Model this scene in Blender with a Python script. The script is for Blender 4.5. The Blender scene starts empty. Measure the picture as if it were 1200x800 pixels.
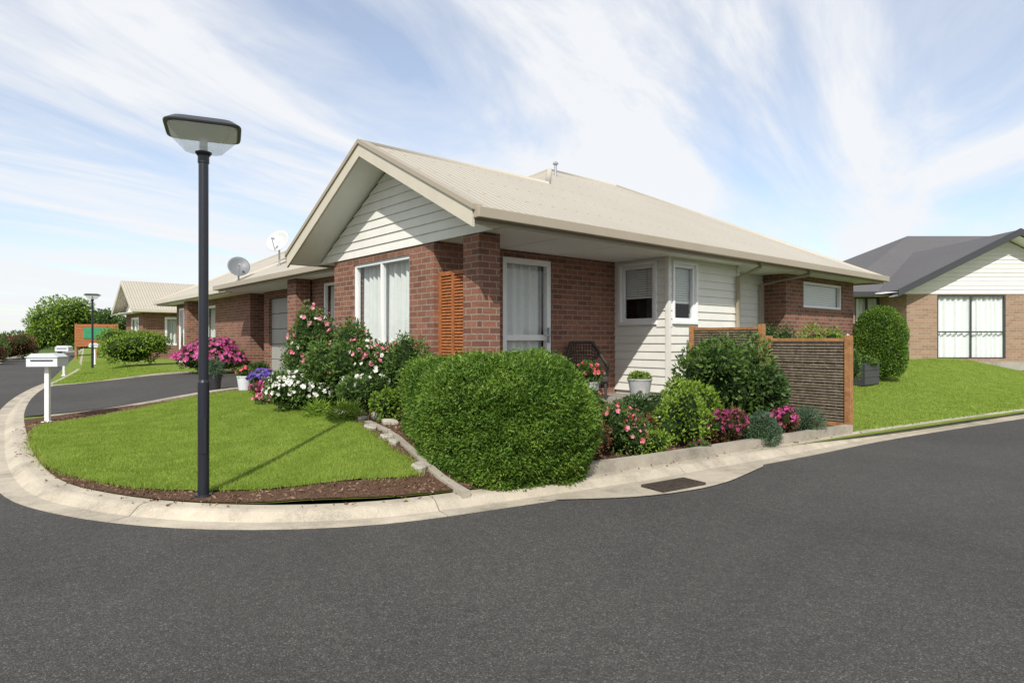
import bpy, math, random
import numpy as np
from mathutils import Vector, Matrix
from mathutils.geometry import delaunay_2d_cdt
random.seed(7); rng=np.random.default_rng(11)
scn=bpy.context.scene
scn.view_settings.view_transform='Standard'; scn.view_settings.look='None'; scn.view_settings.exposure=0
col=scn.collection
CX,CY=-0.45,7.5
ROT=math.atan2(.6529,.7574)
U=(math.cos(ROT),math.sin(ROT)); V=(-U[1],U[0])
def loc2w(u,v): return (CX+u*U[0]+v*V[0], CY+u*U[1]+v*V[1])
def w2loc(x,y):
    dx=x-CX; dy=y-CY
    return dx*U[0]+dy*U[1], dx*V[0]+dy*V[1]
def H(x,y):
    u,v=w2loc(x,y)
    a=np.minimum(u+3.3-np.maximum(0,v-8)*.13, v+2.2)
    s=np.clip(a/3.0,0,1); s=s*s*(3-2*s)
    return .065+s*(.24+.045*np.clip(u-11,0,9))
# ---------------------------------------------------------------- materials
def nt(m):
    m.use_nodes=True; t=m.node_tree; t.nodes.clear(); return t
def N(t,typ,**kw):
    n=t.nodes.new(typ)
    for k,v in kw.items():
        if k.startswith('i_'):
            n.inputs[k[2:].replace('_',' ')].default_value=v
        else: setattr(n,k,v)
    return n
def rgba(c,f=1): return (min(c[0]*f,1),min(c[1]*f,1),min(c[2]*f,1),1)
def math_(t,op,a,b=None,c=None):
    n=t.nodes.new('ShaderNodeMath'); n.operation=op
    for i,x in enumerate((a,b,c)):
        if x is None: continue
        if isinstance(x,(int,float)): n.inputs[i].default_value=x
        else: t.links.new(x,n.inputs[i])
    return n.outputs[0]
def ramp(t,fac,stops):
    r=t.nodes.new('ShaderNodeValToRGB'); e=r.color_ramp.elements
    e[0].position=stops[0][0]; e[0].color=stops[0][1]
    e[1].position=stops[-1][0]; e[1].color=stops[-1][1]
    for p,c in stops[1:-1]:
        x=e.new(p); x.color=c
    t.links.new(fac,r.inputs[0]); return r.outputs[0]
def mixc(t,f,a,b,mode='MIX'):
    n=t.nodes.new('ShaderNodeMix'); n.data_type='RGBA'; n.blend_type=mode
    for i,x in ((0,f),(6,a),(7,b)):
        if isinstance(x,(int,float,tuple)): n.inputs[i].default_value=x
        else: t.links.new(x,n.inputs[i])
    return n.outputs[2]
def M(name,c,rough=.6,var=.12,scale=6,bump=.15,bscale=60,spec=.35,metal=0,bd=.01,streak=False):
    m=bpy.data.materials.new(name); t=nt(m); L=t.links
    out=N(t,'ShaderNodeOutputMaterial'); b=N(t,'ShaderNodeBsdfPrincipled')
    tc=N(t,'ShaderNodeTexCoord')
    n1=N(t,'ShaderNodeTexNoise',i_Scale=scale,i_Detail=6.0,i_Roughness=.65); L.new(tc.outputs['Object'],n1.inputs['Vector'])
    L.new(ramp(t,n1.outputs['Fac'],[(.3,rgba(c,1-var)),(.7,rgba(c,1+var))]),b.inputs['Base Color'])
    n2=N(t,'ShaderNodeTexNoise',i_Scale=bscale,i_Detail=3.0); L.new(tc.outputs['Object'],n2.inputs['Vector'])
    bp=N(t,'ShaderNodeBump',i_Strength=bump,i_Distance=bd); L.new(n2.outputs['Fac'],bp.inputs['Height'])
    L.new(bp.outputs[0],b.inputs['Normal'])
    b.inputs['Roughness'].default_value=rough; b.inputs['Specular IOR Level'].default_value=spec; b.inputs['Metallic'].default_value=metal
    L.new(b.outputs[0],out.inputs[0]); return m
def brickmat(name,c1,c2,mort):
    m=bpy.data.materials.new(name); t=nt(m); L=t.links
    out=N(t,'ShaderNodeOutputMaterial'); b=N(t,'ShaderNodeBsdfPrincipled',i_Roughness=.85)
    b.inputs['Specular IOR Level'].default_value=.2
    tc=N(t,'ShaderNodeTexCoord'); s=N(t,'ShaderNodeSeparateXYZ'); L.new(tc.outputs['Object'],s.inputs[0])
    cx=N(t,'ShaderNodeCombineXYZ'); L.new(math_(t,'ADD',s.outputs[0],s.outputs[1]),cx.inputs[0]); L.new(s.outputs[2],cx.inputs[1])
    br=N(t,'ShaderNodeTexBrick'); L.new(cx.outputs[0],br.inputs['Vector'])
    br.inputs['Scale'].default_value=1; br.inputs['Mortar Size'].default_value=.009; br.inputs['Mortar Smooth'].default_value=.15
    br.inputs['Brick Width'].default_value=.24; br.inputs['Row Height'].default_value=.086; br.inputs['Bias'].default_value=0
    br.inputs['Color1'].default_value=rgba(c1); br.inputs['Color2'].default_value=rgba(c2); br.inputs['Mortar'].default_value=rgba(mort)
    n=N(t,'ShaderNodeTexNoise',i_Scale=30.0,i_Detail=5.0); L.new(tc.outputs['Object'],n.inputs['Vector'])
    v=ramp(t,n.outputs['Fac'],[(.3,(.8,.8,.8,1)),(.7,(1.15,1.15,1.15,1))])
    L.new(mixc(t,1.0,br.outputs['Color'],v,'MULTIPLY'),b.inputs['Base Color'])
    h=math_(t,'SUBTRACT',math_(t,'MULTIPLY',n.outputs['Fac'],.3),br.outputs['Fac'])
    bp=N(t,'ShaderNodeBump',i_Strength=.6,i_Distance=.006); L.new(h,bp.inputs['Height']); L.new(bp.outputs[0],b.inputs['Normal'])
    L.new(b.outputs[0],out.inputs[0]); return m
def roofmat(name,c,axis,rough=.5):
    m=bpy.data.materials.new(name); t=nt(m); L=t.links
    out=N(t,'ShaderNodeOutputMaterial'); b=N(t,'ShaderNodeBsdfPrincipled',i_Roughness=rough)
    tc=N(t,'ShaderNodeTexCoord'); s=N(t,'ShaderNodeSeparateXYZ'); L.new(tc.outputs['Object'],s.inputs[0])
    a=s.outputs[axis]; d=s.outputs[1-axis]
    wv=math_(t,'SINE',math_(t,'MULTIPLY',a,2*math.pi/.13))
    bp=N(t,'ShaderNodeBump',i_Strength=.65,i_Distance=.012); L.new(wv,bp.inputs['Height']); L.new(bp.outputs[0],b.inputs['Normal'])
    fa=math_(t,'FRACT',math_(t,'MULTIPLY',a,1/.26)); fd=math_(t,'FRACT',math_(t,'MULTIPLY',d,1/.8))
    k=math_(t,'MULTIPLY',math_(t,'LESS_THAN',fa,.17),math_(t,'LESS_THAN',fd,.045))
    n=N(t,'ShaderNodeTexNoise',i_Scale=.5,i_Detail=3.0,i_Roughness=.5); L.new(tc.outputs['Object'],n.inputs['Vector'])
    base=ramp(t,n.outputs['Fac'],[(.3,rgba(c,.95)),(.7,rgba(c,1.04))])
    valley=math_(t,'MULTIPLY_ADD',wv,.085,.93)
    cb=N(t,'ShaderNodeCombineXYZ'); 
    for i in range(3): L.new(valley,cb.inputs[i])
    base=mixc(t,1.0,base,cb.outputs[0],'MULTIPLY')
    L.new(mixc(t,math_(t,'MULTIPLY',k,.65),base,rgba(c,.3)),b.inputs['Base Color'])
    L.new(b.outputs[0],out.inputs[0]); return m
def leafmat(name,cols,trans=.3,rough=.5):
    m=bpy.data.materials.new(name); t=nt(m); L=t.links
    out=N(t,'ShaderNodeOutputMaterial'); b=N(t,'ShaderNodeBsdfPrincipled',i_Roughness=rough); b.inputs['Specular IOR Level'].default_value=.3
    g=N(t,'ShaderNodeNewGeometry'); tc=N(t,'ShaderNodeTexCoord')
    n=N(t,'ShaderNodeTexNoise',i_Scale=3.5,i_Detail=4.0); L.new(tc.outputs['Object'],n.inputs['Vector'])
    f=math_(t,'ADD',math_(t,'MULTIPLY',g.outputs['Random Per Island'],.55),math_(t,'MULTIPLY',math_(t,'SUBTRACT',n.outputs['Fac'],.3),1.15))
    k=len(cols); c=ramp(t,f,[(i/(k-1),rgba(x)) for i,x in enumerate(cols)])
    L.new(c,b.inputs['Base Color'])
    tr=N(t,'ShaderNodeBsdfTranslucent'); L.new(c,tr.inputs[0])
    mx=N(t,'ShaderNodeMixShader'); mx.inputs[0].default_value=trans
    L.new(b.outputs[0],mx.inputs[1]); L.new(tr.outputs[0],mx.inputs[2]); L.new(mx.outputs[0],out.inputs[0]); return m
def glassmat(name,tint=(1,1,1)):
    m=bpy.data.materials.new(name); t=nt(m); L=t.links
    out=N(t,'ShaderNodeOutputMaterial'); a=N(t,'ShaderNodeBsdfTransparent'); a.inputs[0].default_value=rgba(tint)
    g=N(t,'ShaderNodeBsdfGlossy',i_Roughness=.02); lw=N(t,'ShaderNodeLayerWeight',i_Blend=.5)
    f=math_(t,'MULTIPLY_ADD',math_(t,'POWER',lw.outputs['Facing'],5.0),.8,.05)
    mx=N(t,'ShaderNodeMixShader'); L.new(f,mx.inputs[0]); L.new(a.outputs[0],mx.inputs[1]); L.new(g.outputs[0],mx.inputs[2]); L.new(mx.outputs[0],out.inputs[0]); return m
def asphalt():
    m=bpy.data.materials.new('asphalt'); t=nt(m); L=t.links
    out=N(t,'ShaderNodeOutputMaterial'); b=N(t,'ShaderNodeBsdfPrincipled',i_Roughness=.85); b.inputs['Specular IOR Level'].default_value=.25
    tc=N(t,'ShaderNodeTexCoord')
    v=N(t,'ShaderNodeTexVoronoi',i_Scale=170.0); L.new(tc.outputs['Object'],v.inputs['Vector'])
    sp=N(t,'ShaderNodeSeparateColor'); L.new(v.outputs['Color'],sp.inputs[0])
    st=ramp(t,sp.outputs[0],[(.0,(.042,.040,.037,1)),(.55,(.062,.059,.055,1)),(.9,(.090,.086,.079,1)),(1,(.155,.147,.132,1))])
    n=N(t,'ShaderNodeTexNoise',i_Scale=.4,i_Detail=9.0,i_Roughness=.75,i_Distortion=.5); L.new(tc.outputs['Object'],n.inputs['Vector'])
    n3=N(t,'ShaderNodeTexNoise',i_Scale=18.0,i_Detail=6.0,i_Roughness=.75); L.new(tc.outputs['Object'],n3.inputs['Vector'])
    st=mixc(t,1.0,st,ramp(t,n.outputs['Fac'],[(.3,(.76,.76,.76,1)),(.7,(1.2,1.19,1.17,1))]),'MULTIPLY')
    st=mixc(t,1.0,st,ramp(t,n3.outputs['Fac'],[(.3,(.8,.8,.8,1)),(.7,(1.17,1.17,1.17,1))]),'MULTIPLY')
    L.new(st,b.inputs['Base Color'])
    bp=N(t,'ShaderNodeBump',i_Strength=.8,i_Distance=.0035); L.new(v.outputs['Distance'],bp.inputs['Height']); bp.invert=True
    L.new(bp.outputs[0],b.inputs['Normal']); L.new(b.outputs[0],out.inputs[0]); return m
def concrete(name,c,island=True):
    m=bpy.data.materials.new(name); t=nt(m); L=t.links
    out=N(t,'ShaderNodeOutputMaterial'); b=N(t,'ShaderNodeBsdfPrincipled',i_Roughness=.85); b.inputs['Specular IOR Level'].default_value=.2
    tc=N(t,'ShaderNodeTexCoord'); g=N(t,'ShaderNodeNewGeometry')
    n=N(t,'ShaderNodeTexNoise',i_Scale=1.8,i_Detail=10.0,i_Roughness=.75); L.new(tc.outputs['Object'],n.inputs['Vector'])
    n2=N(t,'ShaderNodeTexNoise',i_Scale=90.0,i_Detail=4.0); L.new(tc.outputs['Object'],n2.inputs['Vector'])
    f=math_(t,'ADD',math_(t,'MULTIPLY',n.outputs['Fac'],.75),math_(t,'MULTIPLY',n2.outputs['Fac'],.25))
    cc=ramp(t,f,[(.34,rgba(c,.5)),(.5,rgba(c,.92)),(.66,rgba(c,1.18))])
    r=ramp(t,g.outputs['Random Per Island'],[(0,(.9,.9,.9,1)),(1,(1.05,1.05,1.05,1))])
    L.new(mixc(t,1.0,cc,r,'MULTIPLY'),b.inputs['Base Color'])
    bp=N(t,'ShaderNodeBump',i_Strength=.4,i_Distance=.004); L.new(n2.outputs['Fac'],bp.inputs['Height']); L.new(bp.outputs[0],b.inputs['Normal'])
    L.new(b.outputs[0],out.inputs[0]); return m
mAsph=asphalt()
mKerb=concrete('kerb_concrete',(.45,.395,.31))
mJoint=concrete('joint_concrete',(.14,.12,.10))
mPave=concrete('paving_concrete',(.33,.31,.27))
mEdge=concrete('edging_concrete',(.36,.32,.26))
mBrick=brickmat('red_brick',(.27,.120,.078),(.155,.072,.050),(.27,.22,.175))
mBrickTan=brickmat('tan_brick',(.35,.23,.155),(.26,.165,.11),(.32,.27,.21))
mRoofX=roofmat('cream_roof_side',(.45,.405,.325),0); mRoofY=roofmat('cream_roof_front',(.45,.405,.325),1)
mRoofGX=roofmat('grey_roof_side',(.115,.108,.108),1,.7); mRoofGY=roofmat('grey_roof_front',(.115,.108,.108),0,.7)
mRidge=M('ridge_cap_metal',(.45,.405,.325),.5,.04,2,.02)
mFascia=M('taupe_fascia',(.35,.30,.225),.45,.05,2,.02)
mFasciaL=M('cream_barge',(.54,.49,.39),.45,.05,2,.02)
mSoffit=M('soffit_paint',(.86,.86,.85),.6,.04,2,.03)
mClad=M('weatherboard_paint',(.70,.685,.625),.55,.06,3,.05)
mWhite=M('white_paint',(.8,.8,.79),.35,.03,3,.02)
mCurt=M('curtain_fabric',(.62,.62,.59),.9,.05,8,.05)
mCurtB=M('bright_curtain_fabric',(.8,.8,.78),.9,.05,8,.05)
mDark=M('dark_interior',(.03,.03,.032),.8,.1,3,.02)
mDarkFrame=M('charcoal_frame',(.05,.052,.056),.4,.05,3,.02)
mGlass=glassmat('window_glass',(.92,.95,.95))
mWood=M('stained_timber',(.31,.11,.036),.6,.35,14,.3)
mWoodP=M('post_timber',(.31,.15,.06),.7,.35,10,.3)
mMesh=M('weathered_lattice',(.175,.14,.10),.8,.5,16,.3)
mMeshD=M('lattice_shade',(.04,.034,.026),.9,.3,16,.3)
mBlack=M('black_powdercoat',(.014,.016,.022),.35,.1,10,.05,120,.5)
mLid=M('lamp_cover_paint',(.045,.047,.05),.35,.1,10,.05,120,.5)
mWicker=M('dark_wicker',(.06,.05,.042),.6,.5,60,.9,140,.3,bd=.01)
mCush=M('seat_cushion',(.16,.15,.13),.9)
mPotL=M('glazed_pot',(.38,.39,.39),.5,.2,10,.1)
mPotD=M('dark_pot',(.03,.03,.035),.4,.15,10,.1)
mSoil=M('potting_soil',(.03,.02,.014),.95,.4,40,.6)
mMulch=M('bark_mulch_ground',(.13,.075,.048),.95,.5,38,1.0,70,.1,bd=.03)
mChip=leafmat('bark_chip',[(.07,.036,.022),(.18,.105,.066),(.33,.235,.155)],.0,.9)
mGrassBase=M('turf',(.17,.23,.04),.95,.25,5,.6,160,.1,bd=.02)
mBlade=leafmat('grass_blade',[(.15,.235,.026),(.25,.35,.045),(.38,.46,.10)],.4,.6)
mFarGrass=M('far_turf',(.075,.12,.025),.95,.3,.7,.3,20,.1)
mRock=M('garden_stone',(.38,.35,.29),.9,.3,7,.6,30,.2,bd=.02)
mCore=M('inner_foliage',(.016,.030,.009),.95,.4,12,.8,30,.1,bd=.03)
mBark=M('bark',(.10,.075,.055),.95,.35,12,.8,30,.1,bd=.02)
mGalv=M('galvanised_steel',(.42,.43,.44),.4,.12,8,.05,60,.5,.6)
mDish=M('dish_paint',(.50,.51,.50),.4,.06,6,.03)
mDishG=M('grey_dish_paint',(.16,.17,.18),.45,.06,6,.03)
mGar=M('garage_door_paint',(.34,.33,.30),.5,.05,3,.03)
mIron=M('cast_iron',(.055,.04,.03),.7,.4,30,.4)
mBox=M('letterbox_paint',(.62,.64,.66),.4,.05,5,.03)
mSign=M('green_sign_paint',(.03,.22,.10),.5,.25,9,.05)
L_hedge=leafmat('hedge_leaf',[(.035,.085,.010),(.10,.19,.022),(.23,.35,.05)],.3)
L_dark=leafmat('dark_leaf',[(.028,.06,.015),(.06,.115,.028),(.12,.19,.05)],.3)
L_mid=leafmat('mid_leaf',[(.045,.09,.018),(.09,.165,.032),(.18,.27,.065)],.35)
L_lime=leafmat('lime_leaf',[(.09,.16,.016),(.18,.29,.03),(.32,.44,.07)],.35)
L_grey=leafmat('blue_green_leaf',[(.035,.07,.035),(.075,.13,.07),(.14,.2,.11)],.2)
L_red=leafmat('bronze_leaf',[(.07,.025,.018),(.15,.055,.03),(.15,.14,.04)],.3)
F_pink=leafmat('pink_petal',[(.60,.12,.20),(.75,.22,.32),(.85,.5,.52)],.3)
F_mag=leafmat('magenta_petal',[(.34,.03,.15),(.55,.08,.27),(.7,.25,.45)],.3)
F_white=leafmat('white_petal',[(.66,.64,.55),(.8,.78,.72),(.85,.85,.82)],.3)
F_red=leafmat('coral_petal',[(.55,.05,.08),(.7,.12,.15),(.8,.35,.33)],.3)
F_pur=leafmat('violet_petal',[(.09,.05,.30),(.16,.08,.45),(.3,.2,.6)],.3)
F_dpur=leafmat('plum_petal',[(.16,.02,.07),(.32,.05,.14),(.45,.15,.22)],.3)
def lampglass():
    m=bpy.data.materials.new('lamp_diffuser'); t=nt(m); L=t.links
    out=N(t,'ShaderNodeOutputMaterial'); a=N(t,'ShaderNodeBsdfTransparent'); a.inputs[0].default_value=(.96,.98,.99,1)
    g=N(t,'ShaderNodeBsdfPrincipled',i_Roughness=.15); g.inputs['Base Color'].default_value=(.8,.82,.83,1)
    tr=N(t,'ShaderNodeBsdfTranslucent'); tr.inputs[0].default_value=(.9,.92,.93,1)
    tc=N(t,'ShaderNodeTexCoord'); w=N(t,'ShaderNodeTexNoise',i_Scale=30.0); L.new(tc.outputs['Object'],w.inputs['Vector'])
    bp=N(t,'ShaderNodeBump',i_Strength=.3,i_Distance=.01); L.new(w.outputs['Fac'],bp.inputs['Height']); L.new(bp.outputs[0],g.inputs['Normal'])
    m1=N(t,'ShaderNodeMixShader'); m1.inputs[0].default_value=.5; L.new(g.outputs[0],m1.inputs[1]); L.new(tr.outputs[0],m1.inputs[2])
    mx=N(t,'ShaderNodeMixShader'); mx.inputs[0].default_value=.30; L.new(a.outputs[0],mx.inputs[1]); L.new(m1.outputs[0],mx.inputs[2]); L.new(mx.outputs[0],out.inputs[0]); return m
mLampGlass=lampglass()
# ---------------------------------------------------------------- mesh helpers
class MB:
    def __init__(s): s.v=[]; s.f=[]; s.m=[]
    def poly(s,pts,m=0):
        n=len(s.v); s.v+= [tuple(p) for p in pts]; s.f.append(tuple(range(n,n+len(pts)))); s.m.append(m)
    def box(s,x0,x1,y0,y1,z0,z1,m=0):
        x0,x1=min(x0,x1),max(x0,x1); y0,y1=min(y0,y1),max(y0,y1); z0,z1=min(z0,z1),max(z0,z1)
        n=len(s.v); s.v+=[(x0,y0,z0),(x1,y0,z0),(x1,y1,z0),(x0,y1,z0),(x0,y0,z1),(x1,y0,z1),(x1,y1,z1),(x0,y1,z1)]
        for f in ((0,3,2,1),(4,5,6,7),(0,1,5,4),(1,2,6,5),(2,3,7,6),(3,0,4,7)):
            s.f.append(tuple(n+i for i in f)); s.m.append(m)
    def tube(s,pts,rs,n=12,m=0,caps=True,sx=1):
        rings=[]
        for i,p in enumerate(pts):
            p=Vector(p); a=Vector(pts[max(i-1,0)]); b=Vector(pts[min(i+1,len(pts)-1)])
            d=(b-a).normalized(); ref=Vector((0,0,1)) if abs(d.z)<.9 else Vector((1,0,0))
            t1=d.cross(ref).normalized(); t2=d.cross(t1).normalized()
            base=len(s.v); r=rs[i] if hasattr(rs,'__len__') else rs
            for k in range(n):
                q=2*math.pi*k/n; s.v.append(tuple(p+t1*r*math.cos(q)+t2*r*math.sin(q)))
            rings.append(base)
        for a,b in zip(rings,rings[1:]):
            for k in range(n):
                s.f.append((a+k,a+(k+1)%n,b+(k+1)%n,b+k)); s.m.append(m)
        if caps:
            s.f.append(tuple(rings[0]+k for k in range(n))); s.m.append(m)
            s.f.append(tuple(rings[-1]+k for k in reversed(range(n)))); s.m.append(m)
    def lathe(s,prof,n=24,m=0,sq=0,c=(0,0)):
        base=len(s.v)
        for r,z in prof:
            for k in range(n):
                q=2*math.pi*(k+.5)/n; cx,cy=math.cos(q),math.sin(q)
                if sq:
                    f=(abs(cx)**sq+abs(cy)**sq)**(-1/sq); cx*=f; cy*=f
                s.v.append((c[0]+r*cx,c[1]+r*cy,z))
        for i in range(len(prof)-1):
            for k in range(n):
                s.f.append((base+i*n+k,base+i*n+(k+1)%n,base+(i+1)*n+(k+1)%n,base+(i+1)*n+k)); s.m.append(m)
    def obj(s,name,mats,parent=None,loc=(0,0,0),rot=0,smooth=False,bevel=0,label=None):
        me=bpy.data.meshes.new(name); me.from_pydata(s.v,[],s.f)
        for x in (mats if isinstance(mats,(list,tuple)) else [mats]): me.materials.append(x)
        me.polygons.foreach_set('material_index',s.m)
        if smooth:
            me.polygons.foreach_set('use_smooth',[True]*len(s.f))
        me.update(); o=bpy.data.objects.new(name,me); col.objects.link(o); o.location=loc; o.rotation_euler=(0,0,rot)
        if parent: o.parent=parent
        if bevel:
            b=o.modifiers.new('bevel','BEVEL'); b.width=bevel; b.segments=2; b.limit_method='ANGLE'
        if label: o['label']=label
        return o
def tag(o,label=None,cat=None,group=None,kind=None):
    if label:o['label']=label
    if cat:o['category']=cat
    if group:o['group']=group
    if kind:o['kind']=kind
    return o
def thing(name,loc,rot,label,cat,group=None):
    e=bpy.data.objects.new(name,None); e.empty_display_size=.2; col.objects.link(e); e.location=loc; e.rotation_euler=(0,0,rot)
    return tag(e,label,cat,group)
def copy_thing(root,loc,rot=None,label=None,scale=1):
    r=root.copy(); col.objects.link(r); r.location=loc
    if rot is not None: r.rotation_euler=(0,0,rot)
    r.scale=(scale,)*3
    def rec(src,dst):
        for c in list(src.children):
            k=c.copy(); col.objects.link(k); k.parent=dst; rec(c,k)
    rec(root,r)
    if label: r['label']=label
    return r
def quads_obj(name,vs,mat_idx,mats,loc=(0,0,0),parent=None,smooth=False):
    vs=np.asarray(vs,dtype=np.float32).reshape(-1,3); nf=len(vs)//4
    me=bpy.data.meshes.new(name); me.vertices.add(len(vs)); me.vertices.foreach_set('co',vs.ravel())
    me.loops.add(nf*4); me.loops.foreach_set('vertex_index',np.arange(nf*4,dtype=np.int32))
    me.polygons.add(nf); me.polygons.foreach_set('loop_start',np.arange(0,nf*4,4,dtype=np.int32))
    try: me.polygons.foreach_set('loop_total',np.full(nf,4,dtype=np.int32))
    except Exception: pass
    for x in mats: me.materials.append(x)
    if mat_idx is not None: me.polygons.foreach_set('material_index',np.asarray(mat_idx,dtype=np.int32))
    me.update(calc_edges=True); me.validate()
    o=bpy.data.objects.new(name,me); col.objects.link(o); o.location=loc
    if parent: o.parent=parent
    return o
def unit(a): return a/np.maximum(np.linalg.norm(a,axis=1,keepdims=True),1e-9)
def leaf_quads(P,Nn,L,W,spread=.8,jit=.35):
    n=len(P); d=unit(Nn+spread*rng.normal(size=(n,3))); s=unit(np.cross(d,rng.normal(size=(n,3))))
    L=L*(1+jit*rng.uniform(-1,1,(n,1))); W=W*(1+jit*rng.uniform(-1,1,(n,1)))
    k=np.cross(d,s)*L*.12
    return np.stack([P,P+d*L*.45+s*W/2+k,P+d*L,P+d*L*.45-s*W/2+k],axis=1)
def flower_quads(P,Nn,R):
    n=len(P); nn=unit(Nn+.35*rng.normal(size=(n,3))); t1=unit(np.cross(nn,rng.normal(size=(n,3)))); t2=np.cross(nn,t1)
    R=R*(1+.35*rng.uniform(-1,1,(n,1))); out=[]
    for k in range(5):
        a=2*math.pi*k/5; d=math.cos(a)*t1+math.sin(a)*t2+.35*nn; s=-math.sin(a)*t1+math.cos(a)*t2
        out.append(np.stack([P,P+d*R*.6+s*R*.42,P+d*R*1.0,P+d*R*.6-s*R*.42],axis=1))
    return np.concatenate(out)
def bumpy(D,ph,amp):
    r=np.zeros(len(D))
    for f,p,q in ph: r+=np.sin(D@f+p)*q
    return r*amp
def sample_lobes(lobes,n,depth,rough,zmin=-.75,flo=0.0,p=2):
    ar=np.array([l[3]*l[5]+l[4]*l[5]+l[3]*l[4] for l in lobes]); cnt=(n*1.35*ar/ar.sum()).astype(int)
    Ps=[];Ns=[]
    for i,l in enumerate(lobes):
        m=cnt[i]; D=unit(rng.normal(size=(m,3))); D=D[D[:,2]>zmin]; m=len(D)
        ph=[(rng.normal(size=3)*f,rng.uniform(0,6),1/f**.7) for f in (2.5,4,6,9,13,18)]
        r=1-depth*rng.uniform(0,1,m)**1.6+bumpy(D,ph,rough)
        if p!=2: r=r*(np.sum(np.abs(D)**p,axis=1))**(-1/p)
        R=np.array(l[3:6]); c=np.array(l[:3]); P=c+D*r[:,None]*R; keep=np.ones(m,bool)
        for j,o in enumerate(lobes):
            if j==i: continue
            q=np.sum(np.abs((P-np.array(o[:3]))/np.array(o[3:6]))**p,axis=1)**(1/p); keep&=q>.84
        keep&=P[:,2]>.01+flo
        Ps.append(P[keep]); Ns.append(unit(D/R)[keep])
    return np.concatenate(Ps),np.concatenate(Ns)
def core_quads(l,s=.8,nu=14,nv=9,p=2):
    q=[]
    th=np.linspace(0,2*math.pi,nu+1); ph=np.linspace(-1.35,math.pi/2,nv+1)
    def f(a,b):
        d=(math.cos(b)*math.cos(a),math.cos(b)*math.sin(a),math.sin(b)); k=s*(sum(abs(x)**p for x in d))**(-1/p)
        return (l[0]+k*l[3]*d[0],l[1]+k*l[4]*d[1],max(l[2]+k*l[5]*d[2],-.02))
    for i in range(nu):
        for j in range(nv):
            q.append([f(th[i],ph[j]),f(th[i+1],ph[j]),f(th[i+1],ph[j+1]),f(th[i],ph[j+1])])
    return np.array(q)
def shrub(name,x,y,lobes,n,L,W,mat,label,cat='shrub',flowers=None,depth=.35,rough=.09,spread=.9,core=.7,group=None,z=None,p=2):
    z0=float(H(x,y))-.01 if z is None else z
    P,Nn=sample_lobes(lobes,n,depth,rough,p=p); Nn=Nn+np.array([0,0,.35])
    lq=leaf_quads(P,unit(Nn),L,W,spread); parts=[lq]; mi=[np.zeros(len(lq),int)]
    if core:
        for l in lobes:
            c=core_quads(l,core,p=p); parts.append(c); mi.append(np.ones(len(c),int))
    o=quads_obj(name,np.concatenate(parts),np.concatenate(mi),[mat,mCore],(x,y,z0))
    tag(o,label,cat,group)
    if flowers:
        for (fm,fn,fr,flo) in flowers:
            lo=[(l[0],l[1],l[2],l[3]*1.05,l[4]*1.05,l[5]*1.05) for l in lobes]
            P,Nn=sample_lobes(lo,fn,.1,rough,flo)
            if fn<260 and fr>.028:
                k=len(P); P=np.concatenate([P,P+rng.normal(size=P.shape)*fr*.5]); Nn=np.concatenate([Nn,Nn])
            fo=quads_obj('flowers',flower_quads(P,Nn,fr),None,[fm],(0,0,0),o); fo['kind']='stuff'
    return o
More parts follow.
